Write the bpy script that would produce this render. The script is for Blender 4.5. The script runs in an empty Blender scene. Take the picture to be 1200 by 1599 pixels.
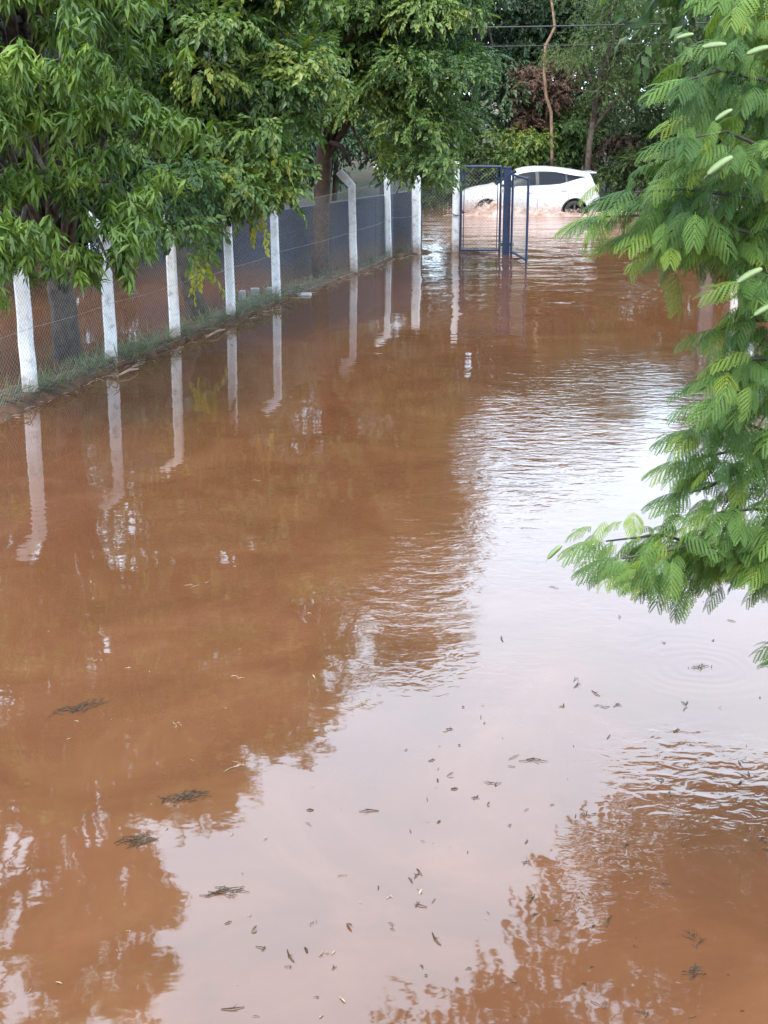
import bpy, math, random
import numpy as np
from mathutils import Vector, noise as mnoise
C = bpy.context.scene
COL = C.collection
R = math.radians
rng = np.random.default_rng(7)
random.seed(7)

# ------------------------------------------------------------------ camera
H = 3.5                       # eye height above the flood water
F = 2200.0                    # focal length for a 1200 x 1599 frame
TH = math.atan(660.0 / F)     # pitch below the horizon
cam_d = bpy.data.cameras.new('camera')
cam = bpy.data.objects.new('camera', cam_d); COL.objects.link(cam)
cam.location = (0, 0, H); cam.rotation_euler = (math.pi/2 - TH, 0, 0)
cam_d.sensor_fit = 'VERTICAL'; cam_d.sensor_height = 24.0; cam_d.lens = 24.0 * F / 1599.0
cam_d.clip_start = 0.05; cam_d.clip_end = 2000
C.camera = cam

# ------------------------------------------------------------------ overcast sky, soft sun, exposure
W = bpy.data.worlds.new('World'); C.world = W; W.use_nodes = True
nt = W.node_tree; nt.nodes.clear()
out = nt.nodes.new('ShaderNodeOutputWorld'); bg = nt.nodes.new('ShaderNodeBackground')
sky = nt.nodes.new('ShaderNodeTexSky'); sky.sky_type = 'NISHITA'; sky.sun_disc = False
SUN_EL, SUN_ROT = R(58), R(200)
sky.sun_elevation = SUN_EL; sky.sun_rotation = SUN_ROT; sky.dust_density = 4.0; sky.air_density = 1.0
mix = nt.nodes.new('ShaderNodeMix'); mix.data_type = 'RGBA'; mix.inputs['Factor'].default_value = 0.88
tc = nt.nodes.new('ShaderNodeTexCoord'); cn = nt.nodes.new('ShaderNodeTexNoise')
cn.inputs['Scale'].default_value = 2.2; cn.inputs['Detail'].default_value = 4
cr = nt.nodes.new('ShaderNodeValToRGB')
cr.color_ramp.elements[0].position = .3; cr.color_ramp.elements[0].color = (5.5, 7.1, 8.7, 1)
cr.color_ramp.elements[1].position = .7; cr.color_ramp.elements[1].color = (6.5, 8.2, 9.9, 1)
nt.links.new(tc.outputs['Generated'], cn.inputs['Vector'])
nt.links.new(cn.outputs['Fac'], cr.inputs['Fac'])
nt.links.new(sky.outputs['Color'], mix.inputs['A']); nt.links.new(cr.outputs['Color'], mix.inputs['B'])
nt.links.new(mix.outputs['Result'], bg.inputs['Color']); bg.inputs['Strength'].default_value = 0.1
nt.links.new(bg.outputs['Background'], out.inputs['Surface'])
sd = bpy.data.lights.new('sun', 'SUN'); sd.energy = 1.1; sd.angle = R(25); sd.color = (1, .88, .70)
so = bpy.data.objects.new('sun', sd); COL.objects.link(so)
so.rotation_euler = (math.pi/2 - SUN_EL, 0, math.pi - SUN_ROT)
C.view_settings.view_transform = 'Standard'; C.view_settings.look = 'None'
C.view_settings.gamma = 1.0; C.view_settings.use_curve_mapping = False
C.view_settings.exposure = 2.3
C.cycles.max_bounces = 7; C.cycles.diffuse_bounces = 4; C.cycles.glossy_bounces = 3
C.cycles.transmission_bounces = 4; C.cycles.use_denoising = True
C.cycles.caustics_reflective = False; C.cycles.caustics_refractive = False

# ------------------------------------------------------------------ measuring helpers (photo pixel -> place)
def ray(px, py):
    a, b = px - 600.0, 799.5 - py
    c, s = math.cos(TH), math.sin(TH)
    return Vector((a, F*c + b*s, -F*s + b*c))
def G(px, py, z=0.0):                     # point on the level z
    r = ray(px, py); t = (z - H) / r.z
    return Vector((r.x*t, r.y*t, z))
def P(px, py, y):                         # point at distance y in front
    r = ray(px, py); t = y / r.y
    return Vector((r.x*t, y, H + r.z*t))

# ------------------------------------------------------------------ materials
def newmat(name):
    m = bpy.data.materials.new(name); m.use_nodes = True
    t = m.node_tree; b = t.nodes['Principled BSDF']
    return m, t, b
def N(t, kind, **kw):
    n = t.nodes.new(kind)
    for k, v in kw.items():
        if hasattr(n, k): setattr(n, k, v)
        else: n.inputs[k].default_value = v
    return n
def ramp(t, stops):
    r = t.nodes.new('ShaderNodeValToRGB'); e = r.color_ramp.elements
    while len(e) < len(stops): e.new(.5)
    for el, (p, c) in zip(e, stops): el.position = p; el.color = (*c, 1)
    return r
def simple(name, c1, c2, scale=6, rough=.7, bump=.0, detail=6, metallic=0, spec=.5):
    m, t, b = newmat(name)
    g = N(t, 'ShaderNodeTexCoord'); n = N(t, 'ShaderNodeTexNoise', Scale=scale, Detail=detail)
    r = ramp(t, [(.35, c1), (.65, c2)])
    t.links.new(g.outputs['Object'], n.inputs['Vector']); t.links.new(n.outputs['Fac'], r.inputs['Fac'])
    t.links.new(r.outputs['Color'], b.inputs['Base Color'])
    b.inputs['Roughness'].default_value = rough; b.inputs['Metallic'].default_value = metallic
    b.inputs['Specular IOR Level'].default_value = spec
    if bump:
        bn = N(t, 'ShaderNodeBump', Strength=1.0, Distance=bump)
        t.links.new(n.outputs['Fac'], bn.inputs['Height']); t.links.new(bn.outputs['Normal'], b.inputs['Normal'])
    return m
def leafmat(name, stops, transl=.3, rough=.4, spec=.4):
    m, t, b = newmat(name)
    a = N(t, 'ShaderNodeAttribute', attribute_name='tint')
    oi = N(t, 'ShaderNodeObjectInfo')
    ad = N(t, 'ShaderNodeMath', operation='MULTIPLY_ADD')
    t.links.new(oi.outputs['Random'], ad.inputs[0]); ad.inputs[1].default_value = .25
    t.links.new(a.outputs['Fac'], ad.inputs[2])
    r = ramp(t, stops); t.links.new(ad.outputs[0], r.inputs['Fac'])
    t.links.new(r.outputs['Color'], b.inputs['Base Color'])
    b.inputs['Roughness'].default_value = rough; b.inputs['Specular IOR Level'].default_value = spec
    tr = N(t, 'ShaderNodeBsdfTranslucent'); mx = N(t, 'ShaderNodeMixShader'); mx.inputs[0].default_value = transl
    hs = N(t, 'ShaderNodeHueSaturation', Saturation=1.15, Value=1.5)
    t.links.new(r.outputs['Color'], hs.inputs['Color']); t.links.new(hs.outputs['Color'], tr.inputs['Color'])
    o = t.nodes['Material Output']
    t.links.new(b.outputs[0], mx.inputs[1]); t.links.new(tr.outputs[0], mx.inputs[2]); t.links.new(mx.outputs[0], o.inputs['Surface'])
    return m

M = {}
M['bark'] = simple('bark', (.035, .026, .02), (.10, .075, .055), 9, .9, .03)
M['red_bark'] = simple('red_bark', (.04, .023, .016), (.085, .05, .034), 9, .9, .02)
M['pale_bark'] = simple('pale_bark', (.17, .105, .068), (.28, .185, .125), 7, .85, .01)
M['twig'] = simple('twig', (.022, .018, .012), (.05, .042, .026), 30, .8)
M['white_paint'] = simple('white_paint', (.62, .60, .60), (.80, .79, .79), 5, .75, .006)
M['blue_metal'] = simple('blue_metal', (.008, .018, .055), (.014, .03, .085), 12, .5, 0)
M['dark_metal'] = simple('dark_metal', (.02, .028, .03), (.05, .055, .055), 12, .5, 0)
M['wire'] = simple('wire', (.22, .22, .22), (.34, .34, .34), 20, .5, 0, metallic=.4)
M['cable'] = simple('cable', (.012, .012, .014), (.02, .02, .02), 5, .6)
M['soil'] = simple('soil', (.035, .018, .010), (.11, .05, .024), 7, .95, .03)
M['ground'] = simple('ground', (.06, .035, .02), (.12, .06, .03), 2, .95, .03)
M['bank'] = simple('bank', (.02, .032, .010), (.055, .036, .018), 1.2, .95, .05)
M['concrete'] = simple('concrete', (.22, .21, .20), (.36, .345, .33), 9, .85, .006)
M['pod'] = simple('pod', (.11, .16, .065), (.17, .22, .10), 14, .6, spec=.25)
M['litter_dark'] = simple('litter_dark', (.03, .022, .016), (.09, .065, .045), 40, .8)
M['litter_wet'] = simple('litter_wet', (.03, .02, .013), (.085, .06, .04), 40, .9, spec=.1)
M['litter_pale'] = simple('litter_pale', (.15, .10, .065), (.32, .25, .17), 30, .7)
M['grass'] = leafmat('grass', [(0, (.06, .085, .03)), (1, (.14, .17, .07))], .25, .6)
M['dry'] = leafmat('dry', [(0, (.060, .034, .024)), (1, (.125, .070, .050))], .2, .7)
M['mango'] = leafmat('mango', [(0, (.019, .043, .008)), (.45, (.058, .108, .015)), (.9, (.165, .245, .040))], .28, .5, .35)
M['broad'] = leafmat('broad', [(0, (.020, .046, .013)), (.5, (.058, .110, .026)), (.85, (.125, .190, .042)), (1, (.19, .22, .04))], .3, .42)
M['yellow'] = leafmat('yellow', [(0, (.13, .20, .03)), (.6, (.26, .28, .035)), (1, (.36, .29, .03))], .35, .45)
M['dark_leaf'] = leafmat('dark_leaf', [(0, (.013, .031, .014)), (.6, (.034, .067, .028)), (1, (.08, .125, .055))], .22, .45)
M['olive'] = leafmat('olive', [(0, (.028, .050, .014)), (.6, (.064, .098, .026)), (1, (.12, .155, .05))], .3, .5)
M['feather'] = leafmat('feather', [(0, (.012, .030, .010)), (.45, (.048, .098, .024)), (.75, (.100, .172, .036)), (1, (.18, .235, .036))], .3, .55, .2)

def mud_wall():
    m, t, b = newmat('blue_wall_paint')
    g = N(t, 'ShaderNodeTexCoord'); n = N(t, 'ShaderNodeTexNoise', Scale=2.5, Detail=7)
    r = ramp(t, [(.3, (.004, .0055, .018)), (.7, (.009, .012, .036))])
    t.links.new(g.outputs['Object'], n.inputs['Vector']); t.links.new(n.outputs['Fac'], r.inputs['Fac'])
    sp = N(t, 'ShaderNodeSeparateXYZ'); t.links.new(g.outputs['Object'], sp.inputs[0])
    ad = N(t, 'ShaderNodeMath', operation='MULTIPLY_ADD'); t.links.new(n.outputs['Fac'], ad.inputs[0]); ad.inputs[1].default_value = .5
    t.links.new(sp.outputs['Z'], ad.inputs[2])
    mr = N(t, 'ShaderNodeMapRange'); mr.inputs['From Min'].default_value = .75; mr.inputs['From Max'].default_value = .35
    t.links.new(ad.outputs[0], mr.inputs['Value'])
    mx = N(t, 'ShaderNodeMix', data_type='RGBA'); t.links.new(mr.outputs[0], mx.inputs['Factor'])
    t.links.new(r.outputs['Color'], mx.inputs['A']); mx.inputs['B'].default_value = (.07, .03, .018, 1)
    t.links.new(mx.outputs['Result'], b.inputs['Base Color']); b.inputs['Roughness'].default_value = .7
    return m
M['blue_wall'] = mud_wall()

def post_mat():                      # whitewashed concrete, chipped and mud-splashed at the foot
    m, t, b = newmat('whitewashed_concrete')
    g = N(t, 'ShaderNodeTexCoord'); ge = N(t, 'ShaderNodeNewGeometry')
    n = N(t, 'ShaderNodeTexNoise', Scale=9.0, Detail=8, Roughness=.7)
    t.links.new(ge.outputs['Position'], n.inputs['Vector'])
    r = ramp(t, [(.30, (.30, .28, .26)), (.40, (.62, .60, .60)), (.5, (.76, .75, .76)), (.7, (.83, .82, .83))])
    t.links.new(n.outputs['Fac'], r.inputs['Fac'])
    sp = N(t, 'ShaderNodeSeparateXYZ'); t.links.new(ge.outputs['Position'], sp.inputs[0])
    n2 = N(t, 'ShaderNodeTexNoise', Scale=14.0, Detail=4); t.links.new(ge.outputs['Position'], n2.inputs['Vector'])
    ad = N(t, 'ShaderNodeMath', operation='MULTIPLY_ADD'); t.links.new(n2.outputs['Fac'], ad.inputs[0]); ad.inputs[1].default_value = -.42
    t.links.new(sp.outputs['Z'], ad.inputs[2])
    mr = N(t, 'ShaderNodeMapRange'); mr.inputs['From Min'].default_value = .12; mr.inputs['From Max'].default_value = -.12
    mr.inputs['To Max'].default_value = .8
    t.links.new(ad.outputs[0], mr.inputs['Value'])
    mx = N(t, 'ShaderNodeMix', data_type='RGBA'); t.links.new(mr.outputs[0], mx.inputs['Factor'])
    t.links.new(r.outputs['Color'], mx.inputs['A']); mx.inputs['B'].default_value = (.25, .14, .09, 1)
    t.links.new(mx.outputs['Result'], b.inputs['Base Color']); b.inputs['Roughness'].default_value = .8
    bn = N(t, 'ShaderNodeBump', Strength=.6, Distance=.01); t.links.new(n.outputs['Fac'], bn.inputs['Height'])
    t.links.new(bn.outputs['Normal'], b.inputs['Normal'])
    return m
M['post'] = post_mat()

# ------------------------------------------------------------------ object helpers
def tag(o, label=None, cat=None, group=None, kind=None):
    if label: o['label'] = label
    if cat: o['category'] = cat
    if group: o['group'] = group
    if kind: o['kind'] = kind
    return o
def link(name, me, m=None, parent=None):
    o = bpy.data.objects.new(name, me); COL.objects.link(o)
    if m and not me.materials: me.materials.append(m)
    if parent: o.parent = parent
    return o
def empty(name, loc, label, cat, group=None, rz=0):
    o = bpy.data.objects.new(name, None); COL.objects.link(o)
    o.location = loc; o.rotation_euler = (0, 0, rz); o.empty_display_size = .2
    bpy.context.view_layer.update()
    return tag(o, label, cat, group)
def npmesh(name, V, Q, tint=None, smooth=False):
    V = np.asarray(V, np.float32).reshape(-1, 3); Q = np.asarray(Q, np.int32); k = Q.shape[1]
    me = bpy.data.meshes.new(name)
    me.vertices.add(len(V)); me.vertices.foreach_set('co', V.ravel())
    me.loops.add(Q.size); me.loops.foreach_set('vertex_index', Q.ravel())
    me.polygons.add(len(Q)); me.polygons.foreach_set('loop_start', np.arange(len(Q), dtype=np.int32)*k)
    me.polygons.foreach_set('use_smooth', np.full(len(Q), smooth, bool))
    if tint is not None:
        a = me.attributes.new('tint', 'FLOAT', 'POINT'); a.data.foreach_set('value', np.asarray(tint, np.float32))
    me.update(calc_edges=True)
    return me
class MB:                                   # collects boxes and tubes into one mesh
    def __init__(s): s.v = []; s.f = []
    def box(s, c, d, ax=None):
        c = Vector(c); h = Vector(d) * .5
        X, Y, Z = ax if ax else (Vector((1,0,0)), Vector((0,1,0)), Vector((0,0,1)))
        b = len(s.v)
        for i in (-1, 1):
            for j in (-1, 1):
                for k in (-1, 1): s.v.append(c + X*(h.x*i) + Y*(h.y*j) + Z*(h.z*k))
        for q in ((0,1,3,2),(4,6,7,5),(0,4,5,1),(2,3,7,6),(0,2,6,4),(1,5,7,3)): s.f.append([b+i for i in q])
        return s
    def tube(s, pts, rad, n=6, cap=True):
        pts = [Vector(p) for p in pts]; b = len(s.v); prev = None
        if not hasattr(rad, '__len__'): rad = [rad]*len(pts)
        for i, p in enumerate(pts):
            d = (pts[min(i+1, len(pts)-1)] - pts[max(i-1, 0)])
            if d.length < 1e-9: d = Vector((0,0,1))
            d.normalize()
            u = d.cross(Vector((0,0,1)) if abs(d.z) < .9 else Vector((1,0,0))).normalized() if prev is None else (prev - d*prev.dot(d)).normalized()
            prev = u; w = d.cross(u)
            for k in range(n):
                a = 2*math.pi*k/n; s.v.append(p + (u*math.cos(a) + w*math.sin(a))*rad[i])
        for i in range(len(pts)-1):
            for k in range(n):
                s.f.append([b+i*n+k, b+i*n+(k+1)%n, b+(i+1)*n+(k+1)%n, b+(i+1)*n+k])
        if cap:
            s.f.append([b+k for k in range(n)][::-1]); e = b+(len(pts)-1)*n; s.f.append([e+k for k in range(n)])
        return s
    def build(s, name, m, parent=None, smooth=False, local=None):
        me = bpy.data.meshes.new(name)
        off = Vector((0,0,0)) if local is None else Vector(local)
        me.from_pydata([tuple(Vector(v)-off) for v in s.v], [], s.f)
        if smooth:
            me.polygons.foreach_set('use_smooth', [True]*len(me.polygons))
        me.update()
        return link(name, me, m, parent)
def off(parent): return parent.location.copy()

# ------------------------------------------------------------------ flood water
def water_mat():
    m, t, b = newmat('muddy_water')
    L = t.links.new
    g = N(t, 'ShaderNodeNewGeometry')
    n = N(t, 'ShaderNodeTexNoise', Scale=.7, Detail=8, Roughness=.62, Distortion=1.6); L(g.outputs['Position'], n.inputs['Vector'])
    r = ramp(t, [(.25, (.078, .0320, .0155)), (.5, (.099, .0405, .0195)), (.75, (.124, .0535, .0270))]); L(n.outputs['Fac'], r.inputs['Fac'])
    b.inputs['Roughness'].default_value = .03; b.inputs['IOR'].default_value = 1.66
    def scaled(sx, sy, rot=0):
        mp = N(t, 'ShaderNodeMapping'); mp.inputs['Scale'].default_value = (sx, sy, 1); mp.inputs['Rotation'].default_value = (0, 0, rot)
        L(g.outputs['Position'], mp.inputs['Vector']); return mp.outputs['Vector']
    def nz(vec, detail=2, rough=.5, dist=0):
        q = N(t, 'ShaderNodeTexNoise', Scale=1.0, Detail=detail, Roughness=rough, Distortion=dist); L(vec, q.inputs['Vector']); return q.outputs['Fac']
    def mul(a, v):
        q = N(t, 'ShaderNodeMath', operation='MULTIPLY'); L(a, q.inputs[0])
        if isinstance(v, (int, float)): q.inputs[1].default_value = v
        else: L(v, q.inputs[1])
        return q.outputs[0]
    def add(a, c):
        q = N(t, 'ShaderNodeMath', operation='ADD'); L(a, q.inputs[0]); L(c, q.inputs[1]); return q.outputs[0]
    wob = nz(scaled(.9, .9), 3)
    def blob(px, py, rx, ry, wgt):
        c = G(px, py); ex = (G(px+rx, py)-c).length; ey = (G(px, py-ry)-G(px, py+ry)).length*.5
        mp = N(t, 'ShaderNodeVectorMath', operation='SUBTRACT'); L(g.outputs['Position'], mp.inputs[0]); mp.inputs[1].default_value = c
        sc = N(t, 'ShaderNodeVectorMath', operation='MULTIPLY'); L(mp.outputs[0], sc.inputs[0]); sc.inputs[1].default_value = (1/ex, 1/ey, 0)
        ln = N(t, 'ShaderNodeVectorMath', operation='LENGTH'); L(sc.outputs[0], ln.inputs[0])
        wa = N(t, 'ShaderNodeMath', operation='MULTIPLY_ADD'); L(wob, wa.inputs[0]); wa.inputs[1].default_value = 1.1; L(ln.outputs['Value'], wa.inputs[2])
        mr = N(t, 'ShaderNodeMapRange', interpolation_type='SMOOTHSTEP'); L(wa.outputs[0], mr.inputs['Value'])
        mr.inputs['From Min'].default_value = 1.75; mr.inputs['From Max'].default_value = .7; mr.inputs['To Max'].default_value = wgt
        return mr.outputs[0], ln.outputs['Value'], mp.outputs[0]
    def masks(lst):
        acc = None
        for a in lst:
            o = blob(*a)[0]; acc = o if acc is None else add(acc, o)
        return acc
    far = masks([(830, 352, 220, 42, 1.0), (760, 440, 110, 60, .35), (900, 430, 150, 40, .5)])
    mid = masks([(960, 585, 190, 70, 1.0), (840, 690, 210, 100, 1.2), (660, 890, 100, 120, 1.5), (790, 800, 120, 120, .6)])
    near = masks([(700, 1040, 160, 60, 1.0), (1120, 1225, 200, 110, 2.1), (880, 880, 150, 150, .6), (960, 1350, 130, 110, .55), (1130, 1480, 160, 140, .35)])
    foam = masks([(800, 352, 190, 30, 1.0), (930, 362, 120, 26, .6)])          # churned, aerated water round the car
    fm = N(t, 'ShaderNodeMix', data_type='RGBA'); fq = N(t, 'ShaderNodeMath', operation='MULTIPLY', use_clamp=True); L(foam, fq.inputs[0]); fq.inputs[1].default_value = .8
    L(fq.outputs[0], fm.inputs['Factor']); L(r.outputs['Color'], fm.inputs['A']); fm.inputs['B'].default_value = (.27, .165, .13, 1); L(fm.outputs['Result'], b.inputs['Base Color'])
    h = mul(nz(scaled(.8, 1.3), 2), .0035)                           # barely moving background
    h = add(h, mul(nz(scaled(7, 9), 2), .0004))
    h = add(h, mul(nz(scaled(2.6, 4), 2), .0011))
    h = add(h, mul(mul(nz(scaled(.45, 1.25), 4, .6, .4), far), .085))
    h = add(h, mul(mul(nz(scaled(4.2, 7.5), 3, .55, .3), mid), .0085))
    h = add(h, mul(mul(nz(scaled(7, 11, .35), 2, .5, .5), near), .0042))
    def ring(px, py, rad_px, k, amp):                               # a drop's circles
        msk, _, rel = blob(px, py, rad_px, rad_px*.5, 1.0)
        fl = N(t, 'ShaderNodeVectorMath', operation='MULTIPLY'); L(rel, fl.inputs[0]); fl.inputs[1].default_value = (1, 1, 0)
        ln = N(t, 'ShaderNodeVectorMath', operation='LENGTH'); L(fl.outputs[0], ln.inputs[0])
        s = N(t, 'ShaderNodeMath', operation='SINE'); L(add(mul(ln.outputs['Value'], k), mul(nz(scaled(3, 3), 3), 9.0)), s.inputs[0])
        return mul(mul(s.outputs[0], msk), amp)
    h = add(h, ring(1092, 1040, 130, 66, .00025))
    h = add(h, ring(640, 905, 130, 34, .0005))
    h = add(h, ring(60, 800, 70, 45, .0003))
    bn = N(t, 'ShaderNodeBump', Strength=1.0, Distance=1.0); L(h, bn.inputs['Height']); L(bn.outputs['Normal'], b.inputs['Normal'])
    return m
def sheet(name, x0, x1, y0, y1, nx, ny, zf, m):
    xs = np.linspace(x0, x1, nx); ys = np.linspace(y0, y1, ny)
    X, Y = np.meshgrid(xs, ys); Z = zf(X, Y)
    V = np.stack([X, Y, Z], -1).reshape(-1, 3); i = np.arange((nx-1)*(ny-1)); r, c = i//(nx-1), i % (nx-1)
    a = r*nx+c; o = link(name, npmesh(name, V, np.stack([a, a+1, a+nx+1, a+nx], 1), smooth=True), m); o['kind'] = 'structure'; return o
sheet('water', -90, 90, -12, 60, 2, 2, lambda X, Y: X*0, water_mat())
def terrain(X, Y):
    s = np.clip((Y-46.0-.9*np.sin(X*.31)-.5*np.sin(X*.9))/7, 0, 1)
    return -.42 + s*1.7 + .12*np.sin(X*1.3+Y*.7)*s
sheet('ground', -900, 900, -900, 1200, 4, 4, lambda X, Y: X*0-.6, M['ground'])
sheet('far_bank', -90, 90, 44, 130, 160, 90, terrain, M['bank'])

# bank under the fence
bases = [(50, 622), (175, 572), (275, 534), (362, 501), (433, 470), (553, 427), (608, 402), (650, 396)]
BP = [G(*b) for b in bases]
line = [BP[0] + (BP[0]-BP[1])*2.2] + BP + [G(668, 394)]
def lerp_line(s):
    i = min(int(s), len(line)-2); return line[i].lerp(line[i+1], s-i)
def bank():
    ns, nw = 260, 15; V = []; Q = []
    for i in range(ns):
        s = i/(ns-1)*(len(line)-1.001); p = lerp_line(s); q = lerp_line(min(s+.05, len(line)-1.001)); d = (q-p)
        if d.length < 1e-6: d = Vector((.3, 1, 0))
        d.normalize(); nr = Vector((d.y, -d.x, 0))
        wr = .17 + .14*mnoise.noise(p*1.3) + .12*mnoise.noise(p*4.1) + (.35 if s < 1.6 else 0)*max(0, 1-s/1.6)
        wl = .55 + .25*mnoise.noise(p*.9+Vector((5, 2, 0)))
        for j in range(nw):
            u = j/(nw-1)*2-1
            o = wr*u if u > 0 else wl*u
            hh = (.12 if s < 5 else .08) * (1-abs(u)**2.2) - .03 + .05*mnoise.noise((p+nr*o)*3.0)*(1-abs(u)) + .025*mnoise.noise((p+nr*o)*11)*(1-abs(u))
            w = p + nr*o; V.append((w.x, w.y, hh if abs(u) < .999 else -.15))
    for i in range(ns-1):
        for j in range(nw-1):
            a = i*nw+j; Q.append((a, a+1, a+nw+1, a+nw))
    o = link('bank', npmesh('bank', V, Q, smooth=True), M['soil']); o['kind'] = 'structure'
bank()

# ------------------------------------------------------------------ leaf templates
def leaf_quads(L_, Wd, fold=.35, bend=.25, seg=1):
    """blade along +X, folded on the midrib, tip bending down; returns verts, quads"""
    ts = np.linspace(0, 1, 2*seg+1)
    v = []; q = []
    for t in ts:
        w = Wd*.5*math.sin(math.pi*min(1, t*.96+.02))**.8 if 0 < t < 1 else 0.0
        z = -bend*L_*t*t
        v += [(L_*t, -w, z+fold*w), (L_*t, 0, z), (L_*t, w, z+fold*w)]
    for i in range(len(ts)-1):
        a = i*3; q += [(a, a+1, a+4, a+3), (a+1, a+2, a+5, a+4)]
    return np.array(v), np.array(q)
def leaf_small(L_, Wd, fold=.35, bend=.25):
    """two-quad blade for small leaves"""
    v = [(0, 0, 0), (.52*L_, -.5*Wd, .5*fold*Wd-.07*L_), (.45*L_, 0, -.06*L_), (.40*L_, .5*Wd, .5*fold*Wd-.05*L_), (L_, 0, -bend*L_)]
    return np.array(v), np.array([(0, 1, 4, 2), (0, 2, 4, 3)])
def frame(a, up):
    """rotation matrices with X along a (N,3) and Z near up"""
    a = a/np.linalg.norm(a, axis=-1, keepdims=True)
    y = np.cross(up, a); y /= np.maximum(np.linalg.norm(y, axis=-1, keepdims=True), 1e-6)
    z = np.cross(a, y); return np.stack([a, y, z], -1)
def scatter(tv, tq, Rm, T, S=None, tint=None, tt=None):
    n = len(T); S = np.ones(n) if S is None else S
    V = np.einsum('nij,kj->nki', Rm, tv)*S[:, None, None] + T[:, None, :]
    Q = tq[None] + (np.arange(n)*len(tv))[:, None, None]
    ti = None
    if tint is not None:
        ti = np.repeat(tint[:, None], len(tv), 1) + (0 if tt is None else tt[None])
        ti = ti.ravel()
    return V.reshape(-1, 3), Q.reshape(-1, tq.shape[1]), ti
def unit(n):
    v = rng.normal(size=(n, 3)); return v/np.linalg.norm(v, axis=1, keepdims=True)
def spray_template(nl, L_, Wd, length, seed, droop=.4):
    r = np.random.default_rng(seed); lv, lq = leaf_small(L_, Wd)
    A = []; T = []; U = []
    for i in range(nl):
        t = (i+.6)/nl; side = 1 if i % 2 else -1
        p = np.array([length*t, 0, -droop*length*t*t])
        d = np.array([.55+.5*t, side*(1-.75*t), -.25-.55*r.random()]) + r.normal(size=3)*.22
        A.append(d); T.append(p); U.append(np.array([0, 0, 1])+r.normal(size=3)*.3)
    Rm = frame(np.array(A), np.array(U)); S = r.uniform(.7, 1.15, nl)
    tint = r.uniform(-.12, .12, nl)
    return scatter(lv, lq, Rm, np.array(T), S, tint)
def merge(parts):
    Vs = []; Qs = []; Ts = []; o = 0
    for v, q, t in parts:
        Vs.append(v); Qs.append(q+o); Ts.append(t); o += len(v)
    return np.concatenate(Vs), np.concatenate(Qs), np.concatenate(Ts)

def clump_points(clumps, n, shell=.5):
    w = np.array([c[1]**2 for c in clumps]); idx = rng.choice(len(clumps), n, p=w/w.sum())
    C0 = np.array([c[0] for c in clumps]); Rr = np.array([c[1] for c in clumps])
    u = unit(n); u[:, 2] = np.where(u[:, 2] < -.3, -u[:, 2]*.6, u[:, 2])
    u /= np.linalg.norm(u, axis=1, keepdims=True)
    rad = Rr[idx]*(shell+(1-shell)*rng.random(n)**.6)
    T = C0[idx]+u*rad[:, None]*np.array([1, 1, .72])
    return T, u, idx
from mathutils import Matrix
def place(o, Rmat, p, s, parent, base):
    m = Matrix([[*(Rmat[i]*s), (p-np.array(base))[i]] for i in range(3)]+[[0, 0, 0, 1]])
    o.matrix_local = m
def in_frame(p):
    v = Vector(p); c, s = math.cos(TH), math.sin(TH); d = v.y*c - (v.z-H)*s
    return 600+F*v.x/d, 799.5-F*((v.z-H)*c+v.y*s)/d
def make_crown(clumps, n, templates, base_tint=.45, spread=.2, ctint=.15, scale=(.8, 1.25), droop=.35, thin=(), pick=None):
    T, u, idx = clump_points(clumps, n)
    if thin:                                  # bare stretches of the crown
        px = np.array([in_frame(p) for p in T]); k = np.ones(n, bool)
        for (x0, y0, x1, y1) in thin: k &= ~((px[:, 0] > x0) & (px[:, 0] < x1) & (px[:, 1] > y0) & (px[:, 1] < y1))
        T, u, idx = T[k], u[k], idx[k]; n = len(T)
    a = u*np.array([1, 1, .55]) + rng.normal(size=(n, 3))*.45; a[:, 2] -= droop
    up = np.array([0, 0, 1.0]) + rng.normal(size=(n, 3))*.35
    Rm = frame(a, up); S = rng.uniform(*scale, n)
    ct = rng.normal(size=len(clumps))*ctint
    tint = base_tint + ct[idx] + rng.normal(size=n)*spread*.6
    parts = []; which = rng.integers(0, len(templates), n); own = np.zeros(n, bool)
    if pick is not None:                      # the sprays that show largest become parts of their own
        px = np.array([in_frame(p) for p in T]); bad = (px[:, 0] < -20) | (px[:, 0] > 1220) | (px[:, 1] < -20)
        for i in np.argsort(T[:, 1]+bad*100)[:pick[0]]: own[i] = True; pick[1].append((which[i], Rm[i], T[i], S[i], tint[i]))
    for k, (tv, tq, tt) in enumerate(templates):
        s = (which == k) & ~own
        if s.any(): parts.append(scatter(tv, tq, Rm[s], T[s], S[s], tint[s], tt))
    return merge(parts)
def envelope(ells, n, rmin, rmax, keep=None):
    """clump centres spread over the outer part of ellipsoids (centre, radii)"""
    out_ = []; vol = np.array([np.prod(np.array(e[1])**.8) for e in ells]); vol /= vol.sum()
    while len(out_) < n:
        c, r = ells[rng.choice(len(ells), p=vol)]
        u = unit(1)[0]; p = np.array(c)+u*np.array(r)*(.35+.65*rng.random()**.5)
        if keep is None or keep(p): out_.append((p, rng.uniform(rmin, rmax)))
    return out_
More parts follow.
